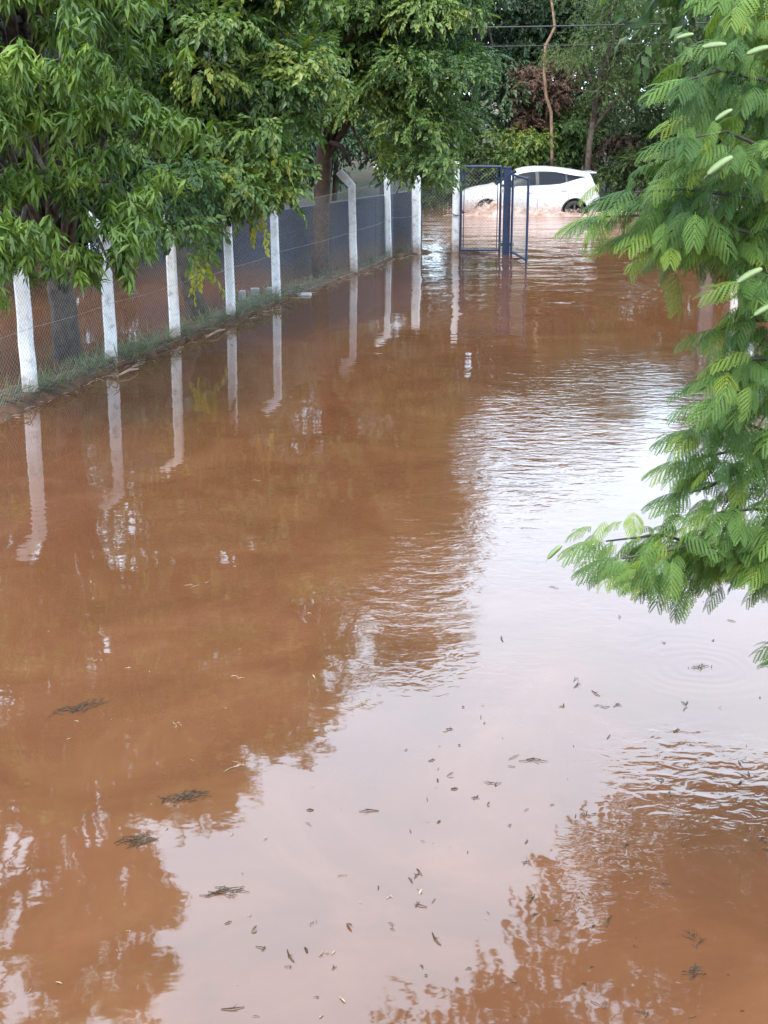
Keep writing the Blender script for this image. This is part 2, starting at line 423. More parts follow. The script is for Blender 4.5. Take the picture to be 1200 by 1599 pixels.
def limb_mesh(trunk_pts, trunk_r, clumps, nlimbs, forks, lr=.07):
    mb = MB(); mb.tube(trunk_pts, trunk_r, 9)
    ids = rng.choice(len(clumps), min(nlimbs, len(clumps)), replace=False)
    tp = [Vector(p) for p in trunk_pts]
    for i in ids:
        e = Vector(clumps[i][0]); k = rng.choice(forks); st = tp[k]
        st = st.lerp(tp[min(k+1, len(tp)-1)], rng.random())
        m1 = st.lerp(e, .35) + Vector((0, 0, .12*(e-st).length)) + Vector(rng.normal(size=3)*.12)
        m2 = st.lerp(e, .7) + Vector((0, 0, .08*(e-st).length)) + Vector(rng.normal(size=3)*.12)
        mb.tube([st, m1, m2, e], [lr, lr*.7, lr*.42, lr*.15], 5)
    return mb
def tree(name, base, trunk_pts, trunk_r, clumps, nsprays, templates, leafm, barkm, label, group=None, nlimbs=18, forks=(2, 3), lr=.07, cat='tree', sprays=0, **kw):
    root = empty(name, base, label, cat, group); o = np.array(base)
    mb = limb_mesh(trunk_pts, trunk_r, clumps, nlimbs, forks, lr); mb.build('trunk', barkm, root, smooth=True, local=base)
    got = []
    V, Q, t = make_crown(clumps, nsprays, templates, pick=(sprays, got) if sprays else None, **kw)
    c = link('crown', npmesh('crown', V-o, Q, t), leafm, root)
    if sprays:
        c['kind'] = 'stuff'; lev = (.2, .4, .55, .75)
        ms = [[npmesh('leaf_spray', tv, tq, tt+b-.12) for (tv, tq, tt) in templates] for b in lev]
        for l_ in ms:
            for me in l_: me.materials.append(leafm)
        for (k, Rm_, p, sc, ti) in got:
            ob = bpy.data.objects.new('leaf_spray', ms[int(np.argmin(np.abs(np.array(lev)-ti)))][k]); COL.objects.link(ob); ob.parent = root
            place(ob, Rm_, p, sc, root, base)
    return root

SPR = [spray_template(9, .105, .055, .27, s) for s in (1, 2, 3)]
SPR_SMALL = [spray_template(9, .075, .038, .22, s, .5) for s in (4, 5, 6)]
SPR_BIG = [spray_template(7, .16, .085, .36, s) for s in (7, 8, 9)]
SPR_FINE = [spray_template(13, .085, .026, .34, s, .5) for s in (10, 11)]

# ------------------------------------------------------------------ trees along the fence
# leaning tree with rounded leaves, some of them yellow
b2 = G(318, 494); b2.z = -.2
t2 = [b2, b2+Vector((-.22, .05, .7)), b2+Vector((-.55, .1, 1.7)), b2+Vector((-.5, -.1, 2.9)), b2+Vector((-.3, -.2, 4.2)), b2+Vector((-.2, -.3, 6))]
e2 = [(P(345, 90, 21.5), (1.45, 1.5, 1.6)), (P(300, 210, 21.3), (1.0, 1.3, 1.0)), (P(405, 250, 20.9), (.85, 1.0, .75)), (P(300, 350, 21.0), (.35, .7, .7)),
      (P(375, 285, 20.6), (.6, .6, .45)), (P(350, 305, 19.8), (.45, .4, .30)), (P(440, 300, 20.4), (.28, .4, .26)), (P(272, 320, 18.4), (.20, .3, .45)), (P(310, 330, 19.0), (.25, .3, .4)), (Vector((-2.5, 22, 5.6)), (1.7, 1.9, 1.7)), (Vector((-2.6, 22, 7.0)), (1.2, 1.5, 1.0)), (Vector((-3.9, 21, 5.4)), (.9, 1.3, 1.5)), (Vector((-1.75, 22, 6.6)), (.9, 1.2, .9)), (Vector((-2.7, 21.7, 7.5)), (.9, 1.1, .8))]
cl2 = envelope([(tuple(c), r) for c, r in e2], 150, .22, .55)
cl2 += [(tuple(P(*q)), r) for q, r in (((262, 318, 18.6), .26), ((285, 278, 18.7), .34), ((300, 313, 19.0), .3), ((312, 353, 19.4), .22), ((315, 383, 19.6), .16), ((350, 286, 20.0), .3), ((385, 268, 20.2), .36), ((425, 258, 20.4), .34), ((470, 268, 20.8), .2), ((255, 353, 18.6), .16))]
T2 = tree('broadleaf_tree', b2, t2, [.17, .15, .14, .12, .09, .04], cl2, 10500, SPR, M['broad'], M['bark'],
          'leafy tree with leaning dark trunk and yellowing lower leaves behind the white posts', nlimbs=40, sprays=270, base_tint=.5, ctint=.17, thin=((478, 225, 600, 420), (248, 362, 300, 560), (336, 332, 380, 520), (410, 305, 450, 480)))
ys_v, ys_q, ys_t = spray_template(11, .11, .075, .30, 31, .9)
yme = npmesh('yellow_spray', ys_v, ys_q, ys_t+.5)
for (px, py) in [(410, 322), (412, 345), (418, 362), (400, 350), (392, 338), (452, 250), (300, 425), (316, 418), (308, 440), (285, 268), (282, 285), (430, 225), (372, 330), (345, 290), (360, 262), (325, 408)]:
    s = link('yellow_spray', yme, M['yellow'], T2); s['label'] = 'drooping spray of yellowing leaves'
    s.location = P(px, py, 20.0+.2*rng.random()) - b2; s.rotation_euler = (rng.normal()*.3, 1.0+rng.normal()*.25, rng.random()*6.28); s.scale = (.75,)*3

# large tree next to the gate
b3 = G(500, 432); b3.z = -.2
t3 = [b3, b3+Vector((.02, .05, 1.0)), b3+Vector((.08, .1, 2.2)), b3+Vector((.15, .1, 3.4)), b3+Vector((.5, .1, 5)), b3+Vector((.9, .1, 7))]
e3 = [(P(640, 110, 27.0), (1.25, 1.5, 1.7)), (P(600, 60, 27.2), (1.5, 1.5, 1.5)), (P(500, 60, 27.5), (1.2, 1.4, 1.4)), (P(655, 225, 26.8), (.95, 1.1, .95)), (P(600, 265, 27.0), (.75, .9, .55)),
      (P(645, 290, 27.2), (.6, .7, .5)), (Vector((.4, 27.5, 6.0)), (1.55, 1.9, 1.4)), (Vector((-.25, 27.6, 7.7)), (1.25, 1.5, 1.1)), (P(450, 180, 28.5), (.7, .8, .9))]
cl3 = envelope([(tuple(c), r) for c, r in e3], 130, .34, .68)
tree('broadleaf_tree', b3, t3, [.19, .165, .155, .14, .10, .04], cl3, 11500, SPR_SMALL+SPR[:1], M['broad'], M['red_bark'],
     'large dense tree with thick brown trunk between the bent post and the gate', nlimbs=46, sprays=290, base_tint=.54, ctint=.17, forks=(2, 3, 4), thin=((465, 190, 540, 300), (490, 225, 592, 360), (455, 285, 590, 440), (590, 345, 700, 440), (708, 238, 840, 440), (690, 300, 840, 440)))
for (px, py) in [(718, 225), (722, 240), (714, 236), (520, 305), (500, 340), (505, 352)]: pass

# mango tree overhanging from the left: rosettes of long drooping leaves
def rosette(seed, n=12):
    r = np.random.default_rng(seed); lv, lq = leaf_quads(.195, .045, .25, .45, 1)
    A = []; T = []; U = []
    for i in range(n):
        az = i*2.4+r.normal()*.25; el = r.uniform(-1.25, .05)
        A.append([math.cos(az)*math.cos(el), math.sin(az)*math.cos(el), math.sin(el)]); T.append([0, 0, -.012*i]); U.append([0, 0, 1])
    return scatter(lv, lq, frame(np.array(A), np.array(U, float)+r.normal(size=(n, 3))*.2), np.array(T), r.uniform(.7, 1.15, n), r.uniform(-.1, .1, n))
ROS = [rosette(s) for s in range(40, 45)]
b1 = G(106, 560); b1.z = -.2
t1 = [b1, b1+Vector((0, -.05, .9)), b1+Vector((-.05, -.3, 1.8)), b1+Vector((-.1, -.7, 3)), b1+Vector((0, -1.2, 4.6)), b1+Vector((.1, -1.5, 6.4))]
e1 = [(P(70, 60, 15.0), (1.35, 1.5, 1.0)), (P(120, 200, 15.0), (1.05, 1.2, .85)), (P(200, 230, 15.4), (.55, .7, .65)), (P(60, 330, 14.6), (.95, .9, .75)), (P(150, 380, 15.0), (.5, .7, .55)),
      (P(0, 400, 14.4), (.5, .6, .45)), (P(60, 425, 14.0), (.35, .5, .28)), (P(150, 425, 14.6), (.28, .4, .35)), (P(110, 300, 13.8), (.9, .5, .5)), (P(240, 170, 15.0), (.2, .5, .5)), (P(20, 180, 14.0), (.8, .6, .8)), (Vector((-3.65, 15.5, 7.4)), (1.1, 1.3, 1.2)), (Vector((-3.5, 15.6, 5.9)), (1.1, 1.2, .9)), (Vector((-4.2, 15.8, 6.4)), (1.5, 1.2, 1.1)), (P(40, 150, 13.6), (.6, .4, .5)), (Vector((-6.2, 17, 5.0)), (1.6, 1.5, 2.0)), (Vector((-5.4, 16, 3.8)), (1.2, 1.2, 1.3)), (P(100, 60, 13.6), (.6, .4, .4)), (Vector((-4.6, 15.6, 5.6)), (1.9, 1.9, 1.6)), (Vector((-4.6, 15.2, 7.0)), (1.6, 1.5, 1.1)), (P(225, 330, 15.4), (.2, .3, .55)), (P(-120, 300, 15.5), (1, 1.2, 1.5))]
cl1 = envelope([(tuple(c), r) for c, r in e1], 250, .22, .45)
cl1 += [(tuple(P(*q)), r) for q, r in (((20, 401, 13.9), .30), ((75, 416, 14.0), .26), ((140, 426, 14.3), .24), ((165, 401, 14.4), .3), ((205, 381, 14.6), .26), ((235, 346, 14.9), .25), ((110, 396, 14.0), .3), ((250, 276, 15.0), .28), ((15, 351, 13.7), .35), ((150, 345, 14.8), .26), ((185, 350, 14.9), .24), ((205, 321, 15.2), .3))]
root1 = empty('mango_tree', b1, 'overhanging tree with long drooping lance leaves above the nearest white posts', 'tree')
limb_mesh(t1, [.21, .18, .17, .15, .1, .04], cl1, 60, (1, 2, 3), .06).build('trunk', M['bark'], root1, smooth=True, local=b1)
nR = 4000
T, u, idx = clump_points(cl1, nR, .35)
a = u*.4 + rng.normal(size=(nR, 3))*.35; a[:, 2] = 0
zz = np.array([0, 0, 1.0]) + u*.45 + rng.normal(size=(nR, 3))*.2
xx = np.cross(zz, rng.normal(size=(nR, 3))); Rm = frame(xx, zz)
S = rng.uniform(.62, 1.12, nR)
for i in range(nR):                       # nothing hangs in front of the second and third posts
    q = in_frame(T[i])
    if (150 < q[0] < 196 and 392 < q[1] < 600) or (246 < q[0] < 300 and 368 < q[1] < 600): T[i] += np.array([-.3, .9, 1.5])
ct = rng.normal(size=len(cl1))*.13
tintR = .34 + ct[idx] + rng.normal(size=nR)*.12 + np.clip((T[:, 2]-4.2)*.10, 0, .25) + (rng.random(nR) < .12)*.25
vis = np.array([(-20 < in_frame(p)[0] < 1220 and -20 < in_frame(p)[1] < 1620) for p in T])
order = np.argsort(T[:, 1]+(~vis)*100)
first = order[:300]; rest = order[300:]
rme = [[npmesh('leaf_rosette', v, q, t+tb) for (v, q, t) in ROS] for tb in (.2, .34, .5, .7)]
for lv_ in rme:
    for me in lv_: me.materials.append(M['mango'])
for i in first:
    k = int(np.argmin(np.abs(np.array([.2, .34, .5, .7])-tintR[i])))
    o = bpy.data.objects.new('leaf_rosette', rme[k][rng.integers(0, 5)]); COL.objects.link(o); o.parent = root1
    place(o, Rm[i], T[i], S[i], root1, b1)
parts = []
wh = rng.integers(0, 5, nR)
for k, (tv, tq, tt) in enumerate(ROS):
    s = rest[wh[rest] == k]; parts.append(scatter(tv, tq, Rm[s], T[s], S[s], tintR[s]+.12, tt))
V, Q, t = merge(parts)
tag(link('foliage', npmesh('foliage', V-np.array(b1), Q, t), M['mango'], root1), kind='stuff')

# ------------------------------------------------------------------ vegetation across the road
def bgtree(px, d, z0, z1, wpx, n, tm, mat, label, name='roadside_tree', bark='bark', tint=.45, nlimb=14, cl=46, group='trees across the flooded road', tr=.16, dx=0, rm=(.5, .95)):
    w = wpx/2200*d; c = P(px, 139, d); zc, rz = (z0+z1)/2, (z1-z0)/2
    base = Vector((c.x+dx, d, .25))
    ells = [((c.x, d, zc), (w*.5, w*.5, rz)), ((c.x-w*.2, d-.3, zc-rz*.35), (w*.35, w*.35, rz*.6)), ((c.x+w*.2, d, zc+rz*.3), (w*.35, w*.35, rz*.6))]
    cls = envelope(ells, cl, *rm)
    tp = [base, base+Vector((.08, 0, zc*.35)), base+Vector((-.05-dx*.4, 0, zc*.75)), base+Vector((.05-dx*.8, 0, zc)), Vector((c.x, d, zc+rz*.7))]
    return tree(name, base, tp, [tr, tr*.9, tr*.75, tr*.6, tr*.2], cls, n, tm, mat, M[bark], label, group, nlimbs=nlimb, forks=(1, 2, 3), base_tint=tint, ctint=.14)
bgtree(745, 47.5, .9, 8.8, 190, 2600, SPR_BIG, M['dark_leaf'], 'tall dark tree directly behind the narrow gate', cl=60)
bgtree(835, 50.0, 2.6, 9.4, 185, 3000, SPR_BIG, M['dark_leaf'], 'dark tree whose crown shows above the russet dry bush', tint=.5)
bgtree(905, 50.0, .8, 8.2, 200, 3000, SPR_BIG, M['dark_leaf'], 'shaded dark tree behind the pale slender trunk', tint=.4)
bgtree(968, 43.5, 2.9, 7.1, 165, 2500, SPR_FINE, M['olive'], 'olive green tree with forked dark trunk right of the white car', dx=-.9, tint=.5, tr=.1)
bgtree(1060, 46.0, .8, 6.4, 190, 2200, SPR_BIG, M['olive'], 'bushy tree behind the feathery branches, right of the olive tree', tint=.35)
bgtree(1180, 44.0, .4, 7.6, 230, 2600, SPR_BIG, M['dark_leaf'], 'dark tree at the right edge behind the feathery branches')
bgtree(1330, 40.0, .4, 8.4, 260, 1800, SPR_BIG, M['dark_leaf'], 'dark tree across the road beyond the right edge')
bgtree(600, 46.0, .8, 8.8, 230, 4200, SPR_BIG, M['dark_leaf'], 'dark tree across the road behind the large fence tree', cl=110)
for k, (px, d, w, z1) in enumerate([(420, 43, 260, 8.6), (240, 38, 260, 8.2), (60, 36, 300, 8.6), (-160, 34, 330, 9)]):
    bgtree(px, d, .6, z1+.8, w, 2300, SPR_BIG, M['dark_leaf'],
           ['dark tree glimpsed behind the blue wall', 'dark tree glimpsed beyond the leaning trunk', 'dark tree beyond the flooded yard at the left edge', 'dark tree beyond the flooded yard outside the left edge'][k],
           group='trees beyond the flooded yard', cl=85)
bgtree(-20, 25, 1.0, 7.6, 300, 2200, SPR, M['dark_leaf'], 'dark tree just behind the overhanging long leaved tree at the left edge', group='bushy trees beyond the flooded yard')
for k, (px, d, w) in enumerate([(-60, 30, 240), (130, 33, 240), (330, 36, 230), (520, 41, 210)]):
    bgtree(px, d, .3, 5.6+(1.6 if px == 520 else 0), w, 2300+(1500 if px == 520 else 0), SPR_BIG, M['dark_leaf'], ['low bushy tree at the left edge of the flooded yard', 'low bushy tree behind the flooded yard', 'low bushy tree beyond the blue wall', 'low bushy tree behind the blue wall near the gate'][k],
           group='bushy trees beyond the flooded yard', tr=.08)
# slender bare trunk
pts = [P(862, 262, 45), P(862, 238, 45), P(861, 175, 45), P(853, 150, 45), P(850, 115, 45), P(852, 72, 45), P(867, 42, 45), P(862, 2, 45), P(872, -40, 45), P(868, -90, 45)]
rt = empty('slender_tree', pts[0], 'slender bare tree with crooked pale orange trunk behind the white car', 'tree')
MB().tube(pts, [.055, .052, .05, .048, .047, .045, .042, .038, .03, .012], 8).build('trunk', M['pale_bark'], rt, smooth=True, local=pts[0])
MB().tube([pts[7], P(880, -16, 45), P(900, -40, 45)], [.05, .035, .01], 6).build('branch', M['pale_bark'], rt, smooth=True, local=pts[0])
# shrubs
def shrub(px, py0, py1, d, wpx, n, tm, mat, label, name='roadside_shrub', tint=.5, group='shrubs along the far road edge', bark='bark'):
    a, b_ = P(px, py1, d), P(px, py0, d); w = wpx/2200*d
    base = Vector((a.x, d, max(.05, min(a.z, .6)))); zc = (a.z+b_.z)/2; rz = (b_.z-a.z)/2
    cls = envelope([((a.x, d, zc), (w*.5, w*.35, rz))], 22, .22*min(1, w), .42*min(1.2, w))
    tp = [base, base.lerp(Vector((a.x, d, zc)), .5), Vector((a.x, d, zc)), Vector((a.x+.1, d, zc+rz*.6))]
    return tree(name, base, tp, [.05, .045, .035, .015], cls, n, tm, mat, M[bark], label, group, nlimbs=14, forks=(0, 1, 2), lr=.025, cat='shrub', base_tint=tint)
shrub(842, 80, 235, 46.5, 85, 900, SPR, M['dry'], 'russet dry bush behind the pale slender trunk', 'dry_bush', bark='red_bark')
shrub(875, 95, 150, 46.8, 50, 250, SPR, M['dry'], 'small russet dry branch right of the pale slender trunk', 'dry_bush', bark='red_bark')
shrub(800, 195, 272, 45.6, 90, 800, SPR, M['broad'], 'bright green shrub above the front of the white car')
shrub(745, 225, 285, 46.0, 80, 600, SPR, M['olive'], 'low green shrub seen through the top of the narrow gate', tint=.3)
shrub(880, 190, 265, 45.8, 75, 600, SPR, M['broad'], 'green shrub right of the pale trunk over the car roof', tint=.45)
shrub(915, 150, 262, 46.6, 70, 600, SPR, M['olive'], 'tall thin shrub behind the rear window of the car', tint=.4)
shrub(965, 215, 275, 45.0, 80, 420, SPR, M['dry'], 'brown dead bush behind the tail of the car', 'dry_bush', tint=.2, bark='red_bark')
shrub(1010, 170, 290, 45.4, 90, 600, SPR, M['olive'], 'dull green shrub beside the brown dead bush', tint=.3)
shrub(985, 225, 335, 44.4, 120, 700, SPR, M['olive'], 'low dull shrub at the water edge right of the car tail', tint=.25)
shrub(690, 270, 330, 45.5, 70, 500, SPR, M['olive'], 'low green shrub left of the concrete gate post', tint=.6)
shrub(1120, 250, 380, 42.5, 150, 700, SPR, M['dark_leaf'], 'dark shrub behind the feathery branches at the far water edge')
shrub(70, 305, 420, 32, 190, 900, SPR_BIG, M['dark_leaf'], 'dark low shrub in the flooded yard at the left edge', group='shrubs in the flooded yard')
shrub(175, 310, 418, 33, 170, 900, SPR_BIG, M['dark_leaf'], 'dark low shrub in the flooded yard behind the second and third posts', group='shrubs in the flooded yard')
# distant wood that reads as one mass
cls = [((x, 66+6*rng.random(), z), rng.uniform(1.2, 2.2)) for x in np.arange(-60, 62, 2.4) for z in (1.5, 3.5, 5.2, 6.6)]
V, Q, t = make_crown(cls, 6500, [spray_template(6, .42, .26, .9, 60)], base_tint=.3)
tag(link('treeline', npmesh('treeline', V, Q, t), M['dark_leaf']), 'distant dark treeline behind the roadside trees', 'treeline', kind='stuff')

# tall overhanging tree at the right, seen mostly as a reflection
base = Vector((8.2, 15.5, -.3))
ells = [((5.9, 13.8, 6.4), (2.6, 2.0, 2.5)), ((3.6, 13.5, 6.7), (1.5, 1.4, 1.6)), ((2.2, 13.5, 6.9), (1.0, 1.1, 1.0)), ((1.1, 13.4, 7.3), (.8, 1, .8)), ((.4, 13.4, 7.9), (.6, .8, .8)), ((6.5, 14.5, 8.5), (3, 2.5, 2)), ((3.5, 13.5, 5.1), (1.1, 1.2, 1.2)), ((4.9, 13.6, 4.7), (1.4, 1.2, 1.2))]
cls = envelope(ells, 190, .3, .65)
def MP(px, py, y):                        # place whose mirror image falls on this photo pixel
    r = ray(px, py); t = y/r.y; return Vector((r.x*t, y, -H - r.z*t))
cls += [(tuple(MP(px, py, 13.4+.3*rng.normal())), .42) for px, py in ((690, 1610), (740, 1600), (800, 1575), (850, 1555), (870, 1500), (900, 1450), (920, 1390), (960, 1340), (1010, 1300), (1060, 1280), (1120, 1260), (1180, 1240), (830, 1620), (940, 1560), (950, 1470), (1040, 1380), (1000, 1430), (1120, 1330), (1180, 1300), (1050, 1560), (1100, 1460), (1180, 1400))]
tp = [base, base+Vector((-.1, 0, 2)), base+Vector((-.2, -.2, 4.2)), base+Vector((-.6, -.6, 6.4)), base+Vector((-1.2, -1.2, 8.6))]
tree('shade_tree', base, tp, [.3, .26, .22, .16, .05], cls, 5200, SPR_BIG, M['broad'], M['bark'], 'tall spreading tree outside the right edge, mirrored in the lower right water', nlimbs=40, forks=(2, 3), base_tint=.4)

# ------------------------------------------------------------------ blue wall behind the fence
def blue_wall():
    a, b_, c = G(648, 389), G(430, 440), G(215, 440)
    root = empty('blue_wall', b_, 'dark blue wall with mud stained foot behind the fence trees', 'wall')
    for p, q in ((a, b_), (b_, c)):
        d = (q-p); L_ = d.length; d.normalize(); nr = Vector((-d.y, d.x, 0)); k = max(1, round(L_/2.4))
        for i in range(k):
            m0 = p + d*(L_*(i+.5)/k)
            MB().box(m0+Vector((0, 0, .38)), (L_/k-.012, .10, 1.76), (d, nr, Vector((0, 0, 1)))).build('wall_panel', M['blue_wall'], root, local=b_)
        MB().box(p+d*(L_*.5)+Vector((0, 0, 1.29)), (L_, .15, .06), (d, nr, Vector((0, 0, 1)))).build('coping', M['blue_wall'], root, local=b_)
blue_wall()

# ------------------------------------------------------------------ chain-link fence on white concrete posts
def post_mb(p, hb, arm=True, w=.125, lean=(0, 0)):
    mb = MB(); base = Vector((p.x, p.y, -.35)); top = Vector((p.x+lean[0], p.y+lean[1], hb))
    def ring(c, ww, dz=0):
        o = len(mb.v); ch = ww*.16; h = ww/2
        for (x, y) in ((-h+ch, -h), (h-ch, -h), (h, -h+ch), (h, h-ch), (h-ch, h), (-h+ch, h), (-h, h-ch), (-h, -h+ch)):
            mb.v.append(c+Vector((x, y, -x*dz)))
        return o
    n = 9; rings = []
    for i in range(n):
        t = i/(n-1); c = base.lerp(top, t) + Vector((rng.normal()*.003, rng.normal()*.003, 0)); rings.append(ring(c, w*(1.05-.12*t), -.4*(i == n-1 and arm)))
    if arm:
        for t in (.5, 1.0):
            rings.append(ring(top+Vector((-.25*t, .02*t, .27*t)), w*(.9-.18*t), -.9))
    for r0, r1 in zip(rings, rings[1:]):
        for k in range(8): mb.f.append([r0+k, r0+(k+1) % 8, r1+(k+1) % 8, r1+k])
    mb.f.append([rings[-1]+k for k in range(8)]); mb.f.append([rings[0]+k for k in range(8)][::-1])
    return mb
def lattice(p, q, z0, z1, cell=.065, r=.0012):
    """chain-link strands between two upright ends"""
    mb = MB(); d = q-p; d.z = 0; L_ = d.length; d.normalize(); nr = Vector((-d.y, d.x, 0)); hh = z1-z0
    k = -hh
    while k < L_:
        for sg in (1, -1):
            s0, s1 = k, k+hh
            a0, a1 = max(0, s0), min(L_, s1)
            if a1-a0 < .02: continue
            za, zb = (z0+(a0-s0), z0+(a1-s0)) if sg == 1 else (z1-(a0-s0), z1-(a1-s0))
            A = p+d*a0; B = p+d*a1; A.z = za; B.z = zb
            mb.tube([A+nr*(.003*sg), B+nr*(.003*sg)], r, 3, cap=False)
        k += cell
    return mb
fence = empty('chain_link_fence', BP[0], 'chain link fence on white concrete posts with bent tops along the left bank', 'fence')
HB = 1.70
specs = []
for i, p in enumerate(BP):
    hb = HB + (0 if i < 6 else -.02)
    ln = [(-.03, 0), (0, 0), (-.02, 0), (-.02, 0), (-.02, 0), (-.03, 0), (-.05, .1), (0, 0)][i]
    post_mb(p, hb, arm=i < 7, w=[.16, .145, .14, .14, .14, .15, .14, .2][i], lean=ln).build('post', M['post'], fence, local=BP[0])
    specs.append(p)
for i in range(-1, len(BP)-1):
    p = BP[i] if i >= 0 else BP[0]+(BP[0]-BP[1])*1.5; q = BP[i+1]
    nr = Vector((.09, -.03, 0))
    lattice(p+nr, q+nr, .04, HB-.05).build('chain_link_panel', M['wire'], fence, local=BP[0])
    mb = MB()
    for z in (.06, .85, HB-.05):
        mb.tube([Vector((p.x, p.y, z))+nr, Vector(((p.x+q.x)/2, (p.y+q.y)/2, z-.02))+nr, Vector((q.x, q.y, z))+nr], .0025, 4)
    mb.build('tension_wire', M['wire'], fence, local=BP[0])

# ------------------------------------------------------------------ gate
gp = G(711, 393); 
hp = G(790, 397)
gate = empty('concrete_gate_post', gp, 'pale square concrete gate post left of the narrow blue gate', 'post')
post_mb(gp, 1.98, False, .155).build('shaft', M['post'], gate, local=gp)
def bar(mb, a, b_, r=.022): mb.tube([a, b_], r, 8)
def leaf(name, p, q, z0, z1, label, mid=False, diag=False):
    root = empty(name, p, label, 'gate')
    up = Vector((0, 0, 1))
    for nm, A, B in (('upright', p+up*(z0-.25), p+up*z1), ('upright', q+up*(z0-.25), q+up*z1), ('top_rail', p+up*z1, q+up*z1), ('bottom_rail', p+up*z0, q+up*z0)):
        mb = MB(); bar(mb, A, B, .026); mb.build(nm, M['blue_metal'], root, local=p)
    dd = (q-p).normalized()
    mb = MB(); bar(mb, p+dd*.065+up*z0, p+dd*.065+up*z1, .010); bar(mb, q-dd*.065+up*z0, q-dd*.065+up*z1, .010)
    mb.build('mesh_clamp', M['blue_metal'], root, local=p)
    lattice(p+dd*.065, q-dd*.065, z0, z1, .08, .0016).build('chain_link_panel', M['wire'], root, local=p)
    return root
w0, w1 = G(719, 394), G(780, 394.5)
wk = leaf('wicket_gate', w0, w1, .05, 1.87, 'narrow blue framed wicket gate beside the concrete gate post')
mb = MB(); c0 = Vector((gp.x+.05, gp.y-.09, .86))
for i in range(7):
    a_ = Vector((gp.x-.09+.04*i, gp.y-.10, .86-.05*math.sin(i/6*math.pi))); mb.box(a_, (.034, .02, .02))
tag(mb.build('chain', M['dark_metal'], None), 'short dark chain looped round the concrete gate post', 'chain')
bpst = empty('blue_gate_post', hp, 'thick square blue steel post between the two open gates', 'post')
MB().box(hp+Vector((0, 0, .76)), (.15, .15, 2.2)).build('shaft', M['blue_metal'], bpst, local=hp)
MB().box(hp+Vector((0, 0, 1.872)), (.17, .17, .024)).build('cap', M['blue_metal'], bpst, local=hp)
for z in (.22, 1.48):
    for sx in (-1, 1):
        MB().box(hp+Vector((sx*.12, -.03, z)), (.10, .05, .07)).build('hinge', M['dark_metal'], bpst, local=hp)
pl = MB().box(hp+Vector((-.11, -.09, 1.38)), (.07, .04, .08)); pl.tube([hp+Vector((-.135, -.09, 1.42)), hp+Vector((-.135, -.09, 1.47)), hp+Vector((-.085, -.09, 1.47)), hp+Vector((-.085, -.09, 1.42))], .008, 6)
tag(pl.build('padlock', M['concrete']), 'small pale padlock hanging beside the blue post', 'padlock')
l0, l1 = G(798.5, 398), G(822, 411)
leaf('driveway_gate', l0, l1, .07, 1.72, 'blue framed mesh gate leaf swung open beside the blue post')
r0, r1 = G(1118, 398), G(1097, 416)
leaf('driveway_gate', r0, r1, .07, 1.72, 'blue framed mesh gate leaf at the right side of the opening')
rp = G(1152, 396)
rpo = empty('concrete_gate_post', rp, 'pale concrete gate post behind the feathery branches', 'post')
post_mb(rp, 1.98, False, .155).build('shaft', M['post'], rpo, local=rp)
# dark frame beside the last fence post
d0, d1 = G(657, 394), G(704, 391)
fr = empty('side_panel', d0, 'dark framed side panel between last fence post and gate post', 'fence')
for nm, A, B in (('upright', d0+Vector((0, 0, -.3)), d0+Vector((0, 0, 1.62))), ('top_rail', d0+Vector((0, 0, 1.6)), d1+Vector((0, 0, 1.6)))):
    mb = MB(); bar(mb, A, B, .03); mb.build(nm, M['dark_metal'], fr, local=d0)
lattice(d0, d1, .05, 1.58, .08, .0016).build('chain_link_panel', M['wire'], fr, local=d0)

# ------------------------------------------------------------------ white hatchback driving through the water
def interp(x, pts):
    xs, ys = zip(*pts); return float(np.interp(x, xs, ys))
def smooth_prof(pts, n=240):
    """Catmull-Rom through the points -> dense table"""
    p = np.array(pts); o = []
    for i in range(len(p)-1):
        p0, p1, p2, p3 = p[max(i-1, 0)], p[i], p[i+1], p[min(i+2, len(p)-1)]
        for t in np.linspace(0, 1, 12, endpoint=False):
            o.append(.5*((2*p1)+(-p0+p2)*t+(2*p0-5*p1+4*p2-p3)*t*t+(-p0+3*p1-3*p2+p3)*t**3))
    o.append(p[-1]); o = np.array(o); o[:, 0] = np.maximum.accumulate(o[:, 0]); return [tuple(q) for q in o]
TOP = smooth_prof([(0, .58), (.04, .74), (.18, .87), (.55, .985), (.98, 1.06), (1.35, 1.29), (1.72, 1.485), (2.15, 1.565), (2.7, 1.56), (3.25, 1.50), (3.7, 1.425), (3.86, 1.395), (3.93, 1.22), (4.06, 1.02), (4.13, .80), (4.16, .6)])
BELT = smooth_prof([(0, .56), (.04, .70), (.18, .82), (.55, .92), (.98, .98), (1.6, 1.00), (2.5, 1.03), (3.1, 1.09), (3.45, 1.17), (3.7, 1.22), (3.86, 1.23), (3.93, 1.10), (4.06, .95), (4.13, .76), (4.16, .58)])
WB = smooth_prof([(0, .52), (.05, .66), (.2, .78), (.5, .85), (1.0, .875), (2, .885), (3.2, .88), (3.7, .84), (3.95, .78), (4.1, .68), (4.16, .55)])
WR = smooth_prof([(0, .46), (.05, .58), (.2, .68), (.6, .72), (.98, .72), (1.35, .64), (1.72, .585), (2.2, .585), (2.8, .575), (3.4, .55), (3.86, .53), (4.0, .60), (4.16, .5)])
